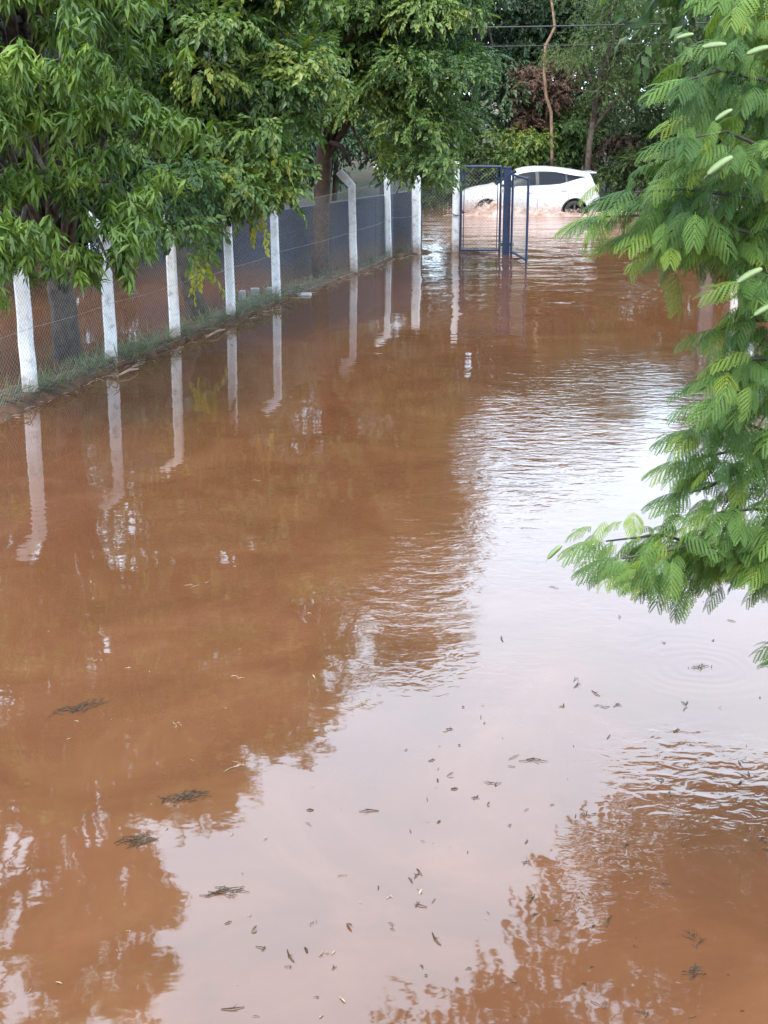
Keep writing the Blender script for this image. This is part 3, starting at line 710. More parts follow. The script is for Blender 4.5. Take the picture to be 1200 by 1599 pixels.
def section(x, v):
    """v 0..1 top centre -> roof edge, 1..2 roof edge -> belt, 2..3 belt -> sill, 3..4 underside"""
    zt, zb, wb, wr = interp(x, TOP), interp(x, BELT), interp(x, WB), interp(x, WR)
    cab = max(0, min(1, (zt-zb-.06)/.25)); ze = zt-.055-.02*cab
    if v <= 1: return wr*v, zt-(zt-ze)*v**2.4
    if v <= 2:
        t = v-1; bulge = .03*math.sin(math.pi*t)*cab
        return wr+(wb-.015-wr)*t+bulge, ze+(min(zb, ze-.01)-ze)*t
    if v <= 3:
        t = v-2; lo = .24+.10*max(0, .3-x)/.3+.10*max(0, x-3.9)/.26
        return wb*(1-.02*(1-t)*0)+.012*math.sin(math.pi*min(1, t*1.6))-.05*t**3 - .015*(1-min(1, t*6)), min(zb, ze-.01)+(lo-min(zb, ze-.01))*t
    t = v-3; lo = .24+.10*max(0, .3-x)/.3+.10*max(0, x-3.9)/.26
    return (wb-.05)*(1-t), lo-.03*math.sin(t*1.5)
def patch(x0, x1, va, vb, nx, nv, off_=.004, fx=None):
    """surface patch on the +side; fx maps (s,t)->(x,v) if given"""
    V = []; Q = []
    for i in range(nx+1):
        for j in range(nv+1):
            s, t = i/nx, j/nv
            x, v = fx(s, t) if fx else (x0+(x1-x0)*s, va+(vb-va)*t)
            y, z = section(x, v); y2, z2 = section(x, v+.02); y1, z1 = section(x, max(0, v-.02))
            nv_ = Vector((0, -(z2-z1), (y2-y1)));
            if nv_.length > 1e-9: nv_.normalize()
            V.append((x, y+nv_.y*off_, z+nv_.z*off_))
    for i in range(nx):
        for j in range(nv):
            a = i*(nv+1)+j; Q.append((a, a+1, a+nv+2, a+nv+1))
    return V, Q
def mirror_y(V): return [(x, -y, z) for x, y, z in V]
def car():
    white, t, b = newmat('white_car_paint'); b.inputs['Base Color'].default_value = (.80, .81, .83, 1); b.inputs['Roughness'].default_value = .25
    b.inputs['Coat Weight'].default_value = .25; b.inputs['Coat Roughness'].default_value = .05
    nn = N(t, 'ShaderNodeTexNoise', Scale=5.0, Detail=6); g = N(t, 'ShaderNodeTexCoord'); t.links.new(g.outputs['Object'], nn.inputs['Vector'])
    sp = N(t, 'ShaderNodeSeparateXYZ'); t.links.new(g.outputs['Object'], sp.inputs[0])
    ad = N(t, 'ShaderNodeMath', operation='MULTIPLY_ADD'); t.links.new(nn.outputs['Fac'], ad.inputs[0]); ad.inputs[1].default_value = .35; t.links.new(sp.outputs['Z'], ad.inputs[2])
    mr = N(t, 'ShaderNodeMapRange'); mr.inputs['From Min'].default_value = .80; mr.inputs['From Max'].default_value = .48; mr.inputs['To Max'].default_value = .55; t.links.new(ad.outputs[0], mr.inputs['Value'])
    mx = N(t, 'ShaderNodeMix', data_type='RGBA'); t.links.new(mr.outputs[0], mx.inputs['Factor']); mx.inputs['A'].default_value = (.52, .53, .55, 1); mx.inputs['B'].default_value = (.42, .27, .20, 1)
    t.links.new(mx.outputs['Result'], b.inputs['Base Color'])
    glass, t, b = newmat('dark_car_glass'); b.inputs['Base Color'].default_value = (.012, .014, .02, 1); b.inputs['Roughness'].default_value = .12; b.inputs['IOR'].default_value = 1.5; b.inputs['Specular IOR Level'].default_value = .12
    black = simple('black_trim', (.012, .012, .014), (.02, .02, .022), 20, .5)
    rubber = simple('tyre_rubber', (.015, .015, .015), (.03, .026, .022), 15, .85)
    alloy = simple('alloy_rim', (.05, .045, .042), (.13, .11, .10), 15, .5, metallic=.3)
    red, t, b = newmat('tail_lamp'); b.inputs['Base Color'].default_value = (.12, .010, .010, 1); b.inputs['Roughness'].default_value = .15
    lamp, t, b = newmat('head_lamp'); b.inputs['Base Color'].default_value = (.5, .52, .55, 1); b.inputs['Roughness'].default_value = .1
    root = empty('white_hatchback', (0, 0, 0), 'white hatchback car with dark windows driving through the flooded road', 'car')
    nx = 166; vs = list(np.linspace(0, 1, 7))+list(np.linspace(1, 2, 7)[1:])+list(np.linspace(2, 3, 22)[1:])+list(np.linspace(3, 4, 5)[1:])
    V = []; Q = []; nv = len(vs)
    for sgn in (1, -1):
        b0 = len(V)
        for i in range(nx+1):
            x = 4.16*i/nx
            for v in vs:
                y, z = section(x, v); V.append((x, y*sgn, z))
        for i in range(nx):
            for j in range(nv-1):
                x = 4.16*(i+.5)/nx; y, z = section(x, (vs[j]+vs[j+1])/2)
                if vs[j] >= 2 and any((x-wx)**2+(z-.31)**2 < .365**2 for wx in WX): continue
                a_ = b0+i*(nv)+j; q = (a_, a_+1, a_+nv+1, a_+nv); Q.append(q if sgn == 1 else q[::-1])
        for xe, rev in ((0, 0), (nx, 1)):                # close the ends with a fan of quads to the centre line
            pass
    me = npmesh('body', V, Q, smooth=True); link('body', me, white, root)
    for xe in (0.0, 4.16):                               # bumper faces
        Vb = []; Qb = []
        pr = [section(xe, v) for v in vs]
        for (y, z) in pr: Vb += [(xe, y, z), (xe, -y, z)]
        for k in range(len(pr)-1): Qb.append((2*k, 2*k+1, 2*k+3, 2*k+2))
        link('bumper', npmesh('bumper', Vb, Qb), white, root)
    def both(name, V, Q, m, label=None):
        for s in (1, -1):
            o = link(name, npmesh(name, V if s == 1 else mirror_y(V), Q, smooth=True), m, root)
            if label: o['label'] = label
    # side glass: tapers to a point at the tail
    def belt_v(x): return 1.93
    def topv(x): return 1.12
    def win(xa, xb, rake_a=0, rake_b=0):
        def fx(s, t):
            v = 1.14+(1.92-1.14)*t
            a_ = xa+rake_a*(1-t); b_ = xb-rake_b*(1-t); return a_+(b_-a_)*s, v
        return patch(0, 0, 0, 0, 16, 5, .006, fx)
    def xt(x, a_, b_): return max(0, min(1, (x-a_)/(b_-a_)))
    def vtop(x): return 1.10+.72*xt(x, 1.72, 1.18)**1.3+.40*xt(x, 2.7, 3.72)**1.5
    def vbot(x): return 1.93-.36*xt(x, 2.9, 3.72)**1.2
    def pane(xa, xb, off_):
        def fx(s, t):
            x = xa+(xb-xa)*s; return x, vtop(x)+(vbot(x)-vtop(x))*t
        return patch(0, 0, 0, 0, 20, 5, off_, fx)
    both('window_trim', *pane(1.20, 3.74, .004), black)
    def inner(xa, xb):
        def fx(s, t):
            x = xa+(xb-xa)*s; a_, b_ = vtop(x)+.05, vbot(x)-.05; m_ = (a_+b_)/2
            if b_ < a_: a_ = b_ = m_
            return x, a_+(b_-a_)*t
        return patch(0, 0, 0, 0, 16, 5, .008, fx)
    both('window', *inner(1.32, 2.20), glass, 'front side window')
    both('window', *inner(2.30, 3.08), glass, 'rear side window')
    both('window', *inner(3.13, 3.64), glass, 'tapering quarter window')
    def ws(s, t): return 1.04+(1.66-1.04)*t, -.92+1.84*s
    V = []; Q = []
    for i in range(13):
        for j in range(9):
            vv = -.93+1.86*i/12; x = 1.05+.62*j/8; y, z = section(x, abs(vv)); V.append((x-.005, math.copysign(y, vv), z+.006))
    for i in range(12):
        for j in range(8): a_ = i*9+j; Q.append((a_, a_+9, a_+10, a_+1))
    link('windscreen', npmesh('windscreen', V, Q, smooth=True), glass, root)
    V = []; Q = []
    for i in range(13):
        for j in range(7):
            vv = -.9+1.8*i/12; x = 3.875+.15*j/6; y, z = section(x, abs(vv)); V.append((x+.008, math.copysign(y, vv), z+.005))
    for i in range(12):
        for j in range(6): a_ = i*7+j; Q.append((a_, a_+1, a_+8, a_+7))
    link('rear_window', npmesh('rear_window', V, Q, smooth=True), glass, root)
    MB().box((3.93, 0, 1.40), (.20, 1.04, .035)).build('spoiler', white, root)
    both('tail_light', *patch(3.95, 4.10, 2.05, 2.2, 6, 4, .007), red)
    both('headlight', *patch(.10, .50, 1.9, 2.12, 8, 4, .007), lamp)
    for s in (1, -1):
        for x in (2.02, 3.02):
            y, z = section(x, 2.18); MB().box((x, s*(y+.018), z), (.17, .03, .028)).build('door_handle', white, root)
        for x0 in (1.28, 2.26, 3.16):                    # door shut lines as thin gaps
            Vq, Qq = patch(x0, x0+.008, 1.95, 2.9, 1, 20, .0025)
            link('door_gap', npmesh('door_gap', Vq if s == 1 else mirror_y(Vq), Qq), black, root)
        m_ = MB(); m_.tube([(1.40, s*.84, 1.03), (1.38, s*.95, 1.07), (1.38, s*1.02, 1.07)], [.03, .075, .06], 8); m_.build('wing_mirror', white, root, smooth=True)
        for wx in WX:
            m_ = MB(); m_.tube([(wx+.375*math.cos(a), s*(section(wx, 2.6)[0]+.004), .31+.375*math.sin(a)) for a in np.linspace(-.1, math.pi+.1, 22)], .018, 6)
            m_.build('arch_trim', black, root, smooth=True)
            m_ = MB(); ys = s*.80                        # dark wheel well
            pts_ = [(wx+.37*math.cos(a), .31+.37*math.sin(a)) for a in np.linspace(-.3, math.pi+.3, 20)]
            for (x, z) in pts_: m_.v += [Vector((x, s*.86, z)), Vector((x, s*.5, z))]
            for k in range(len(pts_)-1): m_.f.append([2*k, 2*k+1, 2*k+3, 2*k+2])
            o_ = len(m_.v); m_.v.append(Vector((wx, s*.5, .31)))
            for k in range(len(pts_)-1): m_.f.append([2*k+1, o_, 2*k+3])
            m_.build('wheel_well', black, root)
            m_ = MB(); rad = .315
            prof = [(-.10, .20), (-.10, .28), (-.08, .305), (0, .315), (.08, .305), (.10, .28), (.10, .20)]
            n = 28
            for (o, r_) in prof:
                for k in range(n): a = 2*math.pi*k/n; m_.v.append(Vector((wx+r_*math.cos(a), s*.76+o, .315+r_*math.sin(a))))
            for i in range(len(prof)-1):
                for k in range(n): m_.f.append([i*n+k, i*n+(k+1) % n, (i+1)*n+(k+1) % n, (i+1)*n+k])
            wroot = m_.build('wheel', rubber, root, smooth=True)
            m_ = MB()
            for k in range(5):
                a = 2*math.pi*k/5+.3; d = Vector((math.cos(a), 0, math.sin(a))); m_.box(Vector((wx, s*.83, .315))+d*.115, (.19, .02, .05), (d, Vector((0, 1, 0)), d.cross(Vector((0, 1, 0)))))
            m_.tube([(wx, s*.82, .315), (wx, s*.85, .315)], .05, 12)
            m_.tube([(wx+.20*math.cos(a), s*.83, .315+.20*math.sin(a)) for a in np.linspace(0, 2*math.pi, 25)], .014, 6)
            m_.build('rim', alloy, wroot)
    return root
WX = (.80, 3.36)
CAR = car()
cp = P(719, 139, 42.8)
CAR.location = (cp.x, 43.0, -.25); CAR.rotation_euler = (0, 0, R(2))

# bow wave and spray thrown up by the car
def splash():
    m, t, b = newmat('churned_water'); 
    g = N(t, 'ShaderNodeNewGeometry'); n = N(t, 'ShaderNodeTexNoise', Scale=5.0, Detail=6); t.links.new(g.outputs['Position'], n.inputs['Vector'])
    r = ramp(t, [(.35, (.22, .125, .09)), (.7, (.44, .33, .29))]); t.links.new(n.outputs['Fac'], r.inputs['Fac']); t.links.new(r.outputs['Color'], b.inputs['Base Color'])
    b.inputs['Roughness'].default_value = .35
    bn = N(t, 'ShaderNodeBump', Strength=.8, Distance=.06); t.links.new(n.outputs['Fac'], bn.inputs['Height']); t.links.new(bn.outputs['Normal'], b.inputs['Normal'])
    x0, x1 = cp.x-1.0, cp.x+5.6; yc = 41.75
    V = []; Q = []; nx, ny = 150, 26
    for i in range(nx):
        x = x0+(x1-x0)*i/(nx-1); u = (x-cp.x)/4.16
        env = math.exp(-((u-.24)/.14)**2)*.31 + math.exp(-((u-.5)/.25)**2)*.13 + math.exp(-((u-.95)/.14)**2)*.05 + .02
        env *= min(1, i/14)*min(1, (nx-1-i)/14)
        for j in range(ny):
            w = j/(ny-1)*2-1; y = yc+w*.75
            z = env*max(0, 1-w*w)**1.2*(1+.7*mnoise.noise(Vector((x*2.2, y*2.2, 1))) + .5*mnoise.noise(Vector((x*7, y*6, 4)))) - .02
            V.append((x, y, z))
    for i in range(nx-1):
        for j in range(ny-1): a = i*ny+j; Q.append((a, a+ny, a+ny+1, a+1))
    wv = link('bow_wave', npmesh('bow_wave', V, Q, smooth=True), m); tag(wv, 'muddy bow wave pushed up along the side of the white car', 'wave', kind='stuff')
    n_ = 1500; tv = np.array([(1, 0, 0), (0, 1, 0), (-1, 0, 0), (0, -1, 0), (0, 0, 1), (0, 0, -1.)]); tq = np.array([(0, 1, 4), (1, 2, 4), (2, 3, 4), (3, 0, 4), (1, 0, 5), (2, 1, 5), (3, 2, 5), (0, 3, 5)])
    u = np.concatenate([rng.normal(.2, .13, n_//2), rng.uniform(-.1, 1.25, n_-n_//2)]); hgt = np.abs(rng.normal(0, .22, n_))*np.exp(-((u-.25)/.45)**2)+.05
    T = np.stack([cp.x+u*4.16, yc+rng.normal(0, .35, n_), hgt], 1); S = rng.uniform(.006, .022, n_)
    V, Q, _ = scatter(tv, tq, frame(unit(n_), unit(n_)), T, S)
    tag(link('spray', npmesh('spray', V, Q), m), 'spray of muddy drops thrown up around the front wheel', 'spray', kind='stuff')
splash()

# ------------------------------------------------------------------ overhead cables
for k, (y, w, lab) in enumerate(((42, .022, 'upper dark overhead cable crossing in front of the roadside trees'), (72, .012, 'lower thin overhead cable crossing in front of the roadside trees'))):
    a, b_ = P(-500, y+14, 42), P(1800, y-6, 42); c = P(800, y, 42)
    pts = [a.lerp(b_, i/30) - Vector((0, 0, .5*(1-(2*i/30-1)**2))) for i in range(31)]
    dz = c.z - min(pts, key=lambda p: abs(p.x-c.x)).z
    o = MB().tube([p+Vector((0, 0, dz)) for p in pts], w, 6).build('overhead_cable', M['cable']); tag(o, lab, 'cable', 'overhead cables')

# ------------------------------------------------------------------ things on the bank
def bank_stuff():
    tv, tq = leaf_quads(.22, .009, .2, .5, 2); n = 2600
    pos = []; 
    spots = [(.0, .25, .35), (1.0, .35, .4), (1.5, .5, .3), (2.2, .3, .2), (3.0, .4, .3), (3.6, .35, .3), (4.2, .4, .3), (5.4, .3, .15), (6.5, .4, .12)]
    T = []; 
    while len(T) < n:
        s0, sd_, wt = spots[rng.integers(0, len(spots))]
        if rng.random() > wt*2.2: continue
        s = s0+1+rng.normal()*sd_
        if not 0 < s < len(line)-1.01: continue
        p = lerp_line(s); T.append((p.x+rng.normal()*.16-.05, p.y+rng.normal()*.12, .03+.06*rng.random()))
    T = np.array(T); a = rng.normal(size=(n, 3))*.45; a[:, 2] = rng.uniform(.4, 1.1, n)
    V, Q, t = scatter(tv, tq, frame(a, np.array([0, 0, 1.])+rng.normal(size=(n, 3))*.4), T, rng.uniform(.5, 1.3, n), rng.random(n)*.8)
    tag(link('grass', npmesh('grass', V, Q, t), M['grass']), 'sparse green grass tufts growing along the fence bank', 'grass', kind='stuff')
    mb = MB()
    for i in range(420):
        s = rng.random()**1.6*5.5+.3; p = lerp_line(s); c = Vector((p.x+rng.normal()*.2+.05, p.y+rng.normal()*.15, .08+.05*rng.random())); d = Vector(rng.normal(size=3)*np.array([1, 1, .25])).normalized()*rng.uniform(.04, .16)
        mb.tube([c-d, c+Vector((0, 0, .015)), c+d], [.004, .006, .003], 4)
    tag(mb.build('litter', M['litter_dark']), 'dark twigs and dead leaves littering the muddy bank', 'litter', kind='stuff')
    mb = MB()                                 # straw and leaves drifted against the water's edge
    for i in range(150):
        s = rng.random()**1.3*7.2+.5; p = lerp_line(s); q = lerp_line(min(s+.05, len(line)-1.02)); d = (q-p).normalized(); nr = Vector((d.y, -d.x, 0))
        c = p+nr*(.20+.10*mnoise.noise(p*2.1)+abs(rng.normal())*.09); c.z = .012
        e = (d+Vector(rng.normal(size=3)*.8)); e.z *= .1; e = e.normalized()*rng.uniform(.02, .11)
        mb.tube([c-e, c+Vector((0, 0, .006)), c+e], [.003, .005, .002], 4)
    tag(mb.build('litter', M['litter_pale']), 'pale straw and leaf litter drifted along the water edge of the bank', 'litter', kind='stuff')
bank_stuff()
for k, (pa, pb, lab) in enumerate([((182, 588), (216, 576), 'pale stick lying at the water edge beside the second post'), ((322, 527), (352, 514), 'pale stick lying at the water edge just left of the fourth post')]):
    a, b_ = G(*pa, .03), G(*pb, .03)
    o = MB().tube([a, a.lerp(b_, .5)+Vector((.02, .02, .03)), b_], [.012, .018, .009], 7).build('driftwood_stick', M['pale_bark'], local=a); o.location = a; tag(o, lab, 'stick', 'sticks drifted against the bank')
for k, (px, py, w, h_) in enumerate([(379, 467, .11, .15), (399, 464, .15, .16), (422, 461, .12, .14)]):
    p = G(px, py); mb = MB(); mb.box((0, 0, h_/2-.05), (w, .14, h_+.1)); o = mb.build('concrete_block', M['concrete']); o.location = p; o.rotation_euler = (0, 0, rng.normal()*.15)
    bv = o.modifiers.new('bevel', 'BEVEL'); bv.width = .015
    tag(o, ['small white concrete block just right of the fourth post', 'widest small white concrete block between the fourth and fifth posts', 'small white concrete block just left of the fifth post'][k], 'block', 'white blocks beside the fence')
p = G(472, 461); o = MB().box((0, 0, .01), (.34, .2, .06)).build('stone_slab', M['concrete']); o.location = p
bv = o.modifiers.new('bevel', 'BEVEL'); bv.width = .02; tag(o, 'flat pale stone slab at the water edge right of the fifth post', 'stone')

# ------------------------------------------------------------------ feathery tree hanging in from the right
def frond(seed):
    """twice-pinnate leaf: rachis along +X, paired hanging pinnae, each with rows of leaflets"""
    r = np.random.default_rng(seed); npair = 7; L_ = .15; V = []; Q = []
    def quad(a, b_, c, d): i = len(V); V.extend([a, b_, c, d]); Q.append((i, i+1, i+2, i+3))
    prev = None
    rp_ = lambda t: np.array([L_*t, 0, -.55*L_*t*t+.02*t])
    for i in range(6):
        a, b_ = rp_(i/6), rp_((i+1)/6); w = np.array([0, .0011, 0]); quad(a-w, a+w, b_+w, b_-w)
    for i in range(npair):
        t = .22+.78*i/(npair-1); p = rp_(t); pl_ = .078*(.72+.45*math.sin(math.pi*(.15+.75*t)))
        for s in (1, -1):
            d0_ = np.array([.45+.35*t, s*(.85-.25*t), -.10+r.normal()*.10]); d0_ /= np.linalg.norm(d0_)
            nl = 9; pts_ = []; q = p.copy(); dr = d0_.copy(); st = pl_/nl
            for k in range(nl+1):
                pts_.append(q.copy()); dr = dr+np.array([0, 0, -.17]); dr /= np.linalg.norm(dr); q = q+dr*st
            for k in range(nl):
                a, b_ = pts_[k], pts_[k+1]; ax = (b_-a)/np.linalg.norm(b_-a)
                side = np.cross(ax, np.array([0, 0, 1.0])+d0_*.4); side /= np.linalg.norm(side); up = np.cross(side, ax)
                ll = .0150*math.sin(math.pi*(.12+.80*(k+.5)/nl))**.6
                for e in (1, -1):
                    dl = side*e*.88+ax*.45-up*.16*(1 if up[2] > 0 else -1); tip = a+dl*ll
                    wv_ = ax*st*.46; mid_ = a+dl*ll*.5
                    quad(a-wv_*.3, mid_-wv_, tip, mid_+wv_)
    return np.array(V), np.array(Q), np.zeros(len(V))
FR = [frond(s) for s in (1, 2, 3, 4)]
branches = [  # pixel polyline, depth at start, depth at tip
    ([(1320, 40), (1243, 5), (1166, -15), (1130, -10)], 5.3, 5.0), ([(1330, 120), (1233, 60), (1166, 50), (1140, 62)], 5.2, 4.9),
    ([(1330, 190), (1213, 130), (1126, 110), (1075, 125)], 5.1, 4.8), ([(1330, 240), (1203, 190), (1126, 170), (1090, 180)], 5.3, 5.1),
    ([(1330, 270), (1213, 240), (1136, 205), (1080, 215)], 5.0, 4.7), ([(1340, 330), (1213, 280), (1136, 265), (1080, 275)], 5.3, 5.0),
    ([(1340, 350), (1187, 310), (1074, 295), (992, 300)], 5.0, 4.8), ([(1340, 400), (1187, 345), (1044, 335), (947, 338)], 5.2, 4.9),
    ([(1340, 410), (1207, 370), (1104, 350), (1022, 360)], 5.0, 4.8), ([(1300, 380), (1157, 370), (1074, 378), (1052, 395)], 5.3, 5.2),
    ([(1340, 480), (1244, 430), (1188, 425), (1167, 440)], 5.0, 4.7), ([(1340, 540), (1224, 500), (1158, 500), (1127, 515)], 5.2, 5.0),
    ([(1340, 600), (1224, 560), (1168, 560), (1137, 580)], 5.1, 4.8), ([(1340, 640), (1244, 620), (1178, 605), (1122, 625)], 5.0, 4.7),
    ([(1340, 640), (1214, 680), (1148, 655), (1092, 672)], 5.2, 5.0), ([(1330, 740), (1214, 700), (1138, 705), (1077, 720)], 5.3, 5.1),
    ([(1200, 685), (1154, 735), (1108, 760), (1077, 770)], 5.2, 5.1), ([(1340, 800), (1244, 800), (1178, 795), (1122, 800)], 5.1, 4.9),
    ([(1350, 850), (1210, 840), (1111, 855), (1031, 835), (947, 845)], 5.2, 4.9), ([(1350, 830), (1210, 850), (1121, 840), (1041, 860), (972, 872)], 5.0, 4.7),
    ([(1350, 880), (1220, 880), (1141, 865), (1071, 880), (1032, 890)], 5.2, 5.0), ([(1350, 790), (1274, 780), (1243, 800), (1227, 830)], 4.9, 4.8),
    ([(1350, 860), (1274, 850), (1228, 865), (1202, 875)], 4.9, 4.8), ([(1400, 1000), (1304, 985), (1258, 990), (1247, 995)], 4.9, 4.8),
]
lb = Vector((2.75, 5.3, -.3))
LT = empty('feathery_tree', lb, 'near tree with feathery fern like leaves and pale pods hanging in from the right', 'tree')
tp = [lb, Vector((2.65, 5.3, 1.0)), Vector((2.6, 5.25, 2.2)), Vector((2.55, 5.2, 3.4)), Vector((2.4, 5.2, 4.6))]
MB().tube(tp, [.13, .11, .09, .06, .03], 10).build('trunk', M['bark'], LT, smooth=True, local=lb)
fA = []; fT = []; fS = []; fI = []
for bi, (poly, da, db) in enumerate(branches):
    P3 = [P(x, y, da+(db-da)*i/(len(poly)-1)) for i, (x, y) in enumerate(poly)]
    tz = min(max(P3[0].z-.35, .6), 4.2); k = min(int((tz+.3)/1.2), 3); st = tp[k].lerp(tp[k+1], .5)
    MB().tube([st, st.lerp(P3[0], .6)+Vector((0, 0, .06))]+P3, [.024, .018]+[.011-.008*i/(len(P3)-1) for i in range(len(P3))], 6).build('branch', M['twig'], LT, smooth=True, local=lb)
    seg = []
    for i in range(len(P3)-1):
        L_ = (P3[i+1]-P3[i]).length; n_ = max(3, int(L_/.0108))
        for j in range(n_): seg.append((P3[i].lerp(P3[i+1], (j+rng.random())/n_), (P3[i+1]-P3[i]).normalized(), (i+j/n_)/(len(P3)-1)))
    for (p, d, s) in seg:
        if 600+F*p.x/p.y > 1330: continue
        if bi == 14 and .35 < s < .55: continue
        az = rng.uniform(-1.75, 1.75) if s < .85 else rng.uniform(-1.1, 1.1)
        dh = Vector((d.x, d.y, 0)).normalized(); a = Vector((dh.x*math.cos(az)-dh.y*math.sin(az), dh.x*math.sin(az)+dh.y*math.cos(az), rng.uniform(-.75, .3)))
        pt = p+Vector((rng.normal()*.035, rng.normal()*.08, max(-.06, rng.normal()*.045)))
        fA.append(a); fT.append(pt); fS.append(rng.uniform(.42, .95)*(1 if s < .9 else .85)); fI.append(bi)
    e, d = P3[-1], (P3[-1]-P3[-2]).normalized()
    for az in (-.5, 0, .5):
        fA.append(Vector((d.x*math.cos(az)-d.y*math.sin(az), d.x*math.sin(az)+d.y*math.cos(az), .1))); fT.append(e); fS.append(.9); fI.append(bi)
fA = np.array(fA); fT = np.array(fT); fS = np.array(fS); nF = len(fT)
Rf = frame(fA, np.array([0, 0, 1.])+rng.normal(size=(nF, 3))*.22)
btint = rng.normal(size=len(branches))*.10; fti = np.clip(.42+btint[fI]+rng.normal(size=nF)*.10+(rng.random(nF) < .12)*.28, 0, 1)
visf = np.array([(-40 < in_frame(p)[0] < 1230 and -60 < in_frame(p)[1] < 1640) for p in fT])
order = np.argsort(fT[:, 1]+(~visf)*50); first, rest = order[:300], order[300:]
lev = (.22, .36, .5, .72)
fme = [[npmesh('frond', v, q, t+tb) for (v, q, t) in FR] for tb in lev]
for l_ in fme:
    for me in l_: me.materials.append(M['feather'])
for i in first:
    o = bpy.data.objects.new('frond', fme[int(np.argmin(np.abs(np.array(lev)-fti[i])))][rng.integers(0, 4)]); COL.objects.link(o); o.parent = LT
    place(o, Rf[i], fT[i], fS[i], LT, lb)
parts = []; wh = rng.integers(0, 4, nF)
for k, (tv, tq, tt) in enumerate(FR):
    s = rest[wh[rest] == k]; parts.append(scatter(tv, tq, Rf[s], fT[s], fS[s], fti[s]+.12, tt))
V, Q, t = merge(parts)
tag(link('foliage', npmesh('foliage', V-np.array(lb), Q, t), M['feather'], LT), kind='stuff')
# flat seed pods
def pod_mesh():
    V = []; Q = []; n, L_ = 14, .115
    for i in range(n+1):
        t = i/n; tt_ = max(0, (t-.16)/.84); w = .0011+.0122*max(0, math.sin(math.pi*min(max(tt_, 0), .985)))**.3*(1+.06*math.sin(t*40)); z = .004*math.sin(t*2.5)
        th = .0016+.0014*abs(math.sin(t*math.pi*6)); x = L_*t; yb = .004*math.sin(t*math.pi)
        V += [(x, yb-w, z), (x, yb, z+th), (x, yb+w, z), (x, yb, z-th)]
    for i in range(n):
        for k in range(4): a = i*4; Q.append((a+k, a+(k+1) % 4, a+4+(k+1) % 4, a+4+k))
    return npmesh('seed_pod', V, Q, smooth=True)
pme = pod_mesh()
for (px, py, ang, sc) in [(1052, 62, 15, .75), (1090, 76, 8, 1.05), (1160, 88, 18, 1.05), (1113, 192, 33, .85), (1099, 279, 36, 1.3), (1145, 447, 30, 1.25), (1172, 497, 28, 1.1), (852, 877, 45, .9)]:
    o = link('seed_pod', pme, M['pod'], LT); an = R(ang); sc *= .74; a = Vector((math.cos(an), .15, math.sin(an))).normalized()
    up_ = Vector((-math.sin(an)*.75, -.55, math.cos(an)*.75)).normalized(); zz_ = (up_-a*a.dot(up_)).normalized()
    nrm = Vector((0, -.85, .5)); nrm = (nrm-a*a.dot(nrm)).normalized(); yy = nrm.cross(a)
    p = P(px, py, 4.45) - lb
    o.matrix_local = Matrix(((a.x*sc, yy.x*sc, nrm.x*sc, p.x), (a.y*sc, yy.y*sc, nrm.y*sc, p.y), (a.z*sc, yy.z*sc, nrm.z*sc, p.z), (0, 0, 0, 1)))

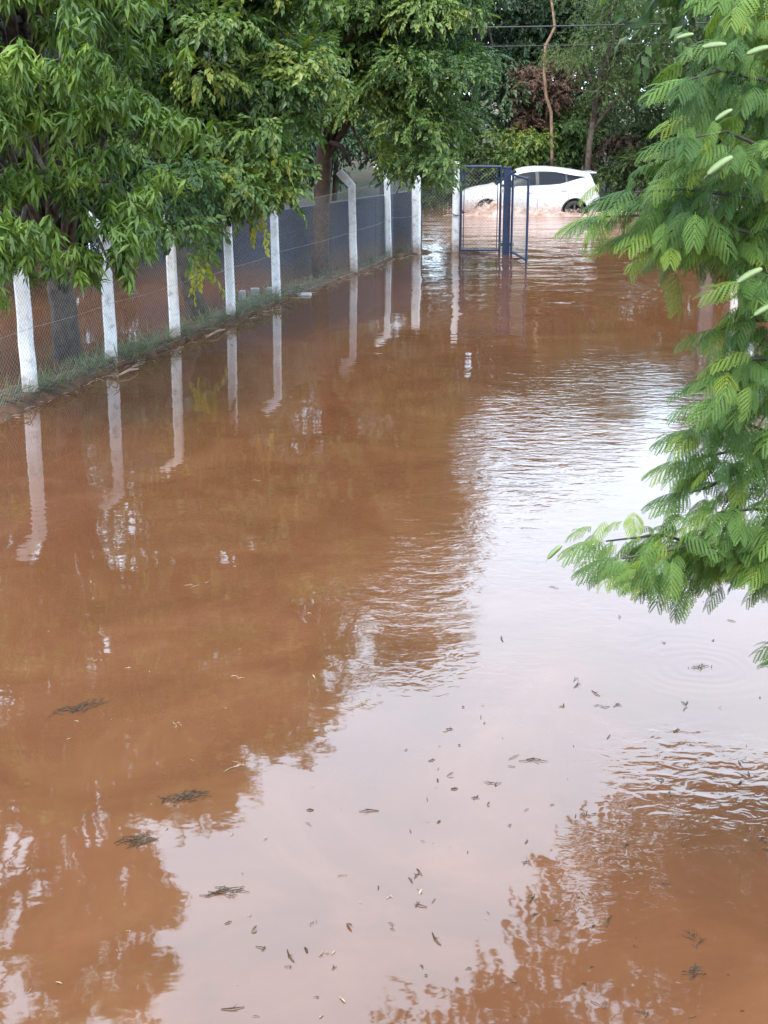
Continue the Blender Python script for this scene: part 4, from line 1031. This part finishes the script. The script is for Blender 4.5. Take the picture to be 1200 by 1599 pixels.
# ------------------------------------------------------------------ floating debris
def twig_mesh(name, seed, L_=.2, n=1, spread=.04, r_=.004):
    r = np.random.default_rng(seed); mb = MB()
    for k in range(n):
        c = Vector((r.normal()*L_*.3, r.normal()*spread, 0)); d = Vector((1, r.normal()*.9, 0)).normalized()*L_*r.uniform(.08, .42)
        m_ = c+Vector((0, r.normal()*L_*.06, .004))
        mb.tube([c-d, m_, c+d], [r_*.6, r_, r_*.4], 5)
        if r.random() < .6: mb.tube([m_, m_+Vector((d.x*.4, r.choice([-1, 1])*abs(d.x)*.35, .012))], [r_*.7, r_*.3], 4)
    me = bpy.data.meshes.new(name); me.from_pydata([tuple(v) for v in mb.v], [], mb.f); return me
big = [(120, 1105, .20, 22, 'dark twig raft floating on brown water at left of the photo, below the nearest post', 'litter_wet', 20), (310, 912, .14, 3, 'thin pale stick floating in the middle of the brown water', 'litter_pale', 12),
       (295, 1243, .17, 22, 'grey green grass stem raft on the brown water, middle of three rafts', 'litter_wet', 15), (215, 1312, .16, 20, 'loose grassy raft floating just above the cloud reflection edge', 'litter_wet', 8),
       (345, 1393, .13, 12, 'flat straw raft on the edge of the sky reflection', 'litter_wet', 5), (1085, 1465, .12, 5, 'upper of two small dark twig knots at lower right', 'litter_wet', 50), (1085, 1518, .12, 6, 'lower of two small dark twig knots at lower right', 'litter_wet', 30),
       (568, 1100, .14, 8, 'pale straw floating on the rippled edge of the sky reflection', 'litter_pale', 10), (1095, 1042, .08, 9, 'brown leaf clump at the centre of the ripple rings', 'litter_wet', 5), (900, 1066, .18, 2, 'forked thin twig floating on the white water left of the ripple rings', 'litter_wet', 35),
       (770, 1224, .10, 3, 'small upright forked twig floating on the pale reflection', 'litter_wet', 60), (368, 1195, .14, 3, 'short pale twig left of the reflection edge', 'litter_pale', 20), (277, 1130, .10, 3, 'pale crumpled leaf floating on brown water', 'litter_pale', 70), (815, 1187, .14, 4, 'dark twig floating centre right of the pale reflection', 'litter_wet', 0)]
for k, (px, py, L_, n_, lab, mt, ang) in enumerate(big):
    o = link('floating_twig', twig_mesh('floating_twig', 100+k, L_, int(n_*1.5), .02, .0021), M[mt]); o.location = G(px, py, .003); o.rotation_euler = (0, 0, R(ang)*1.6); tag(o, lab, 'twig', 'twigs floating on the flood')
tw = [twig_mesh('leaf_fragment', 300+k, (.05, .08, .11, .15, .07, .10, .06, .13, .09)[k], (1, 1, 1, 2, 1, 3, 1, 1, 2)[k], .012, (.004, .003, .0045, .003, .005, .003, .004, .0035, .003)[k]) for k in range(9)]
lv_, lq_ = leaf_quads(.055, .014, .3, .3, 2); tw += [npmesh('leaf_fragment', lv_+np.array([0, 0, .012]), lq_, np.zeros(len(lv_)))]
tw2 = [m_.copy() for m_ in tw]
for m_ in tw: m_.materials.clear(); m_.materials.append(M['litter_wet'])
for m_ in tw2: m_.materials.clear(); m_.materials.append(M['litter_pale'])
pos = []
while len(pos) < 130:
    py = 900+rng.random()**.8*690; px = 330+rng.random()*870
    edge = 760-(py-900)*.85
    if px < edge: continue
    pos.append((px, py, 0))
while len(pos) < 185: pos.append((rng.random()*760, 620+rng.random()*980, 1))
for (px, py, k) in pos:
    o = bpy.data.objects.new('leaf_fragment', (tw2 if k else tw)[rng.integers(0, 10)]); COL.objects.link(o)
    o.location = G(px, py, .003); o.rotation_euler = (0, 0, rng.random()*6.28); s = rng.uniform(.35, 1.2)*(.6 if k else .85); o.scale = (s, s, s)
    tag(o, 'small pale leaf fragment floating on the brown flood water' if k else 'small dark leaf fragment floating on the flood water', 'leaf fragment', 'pale leaf fragments on the flood' if k else 'dark leaf fragments on the flood')
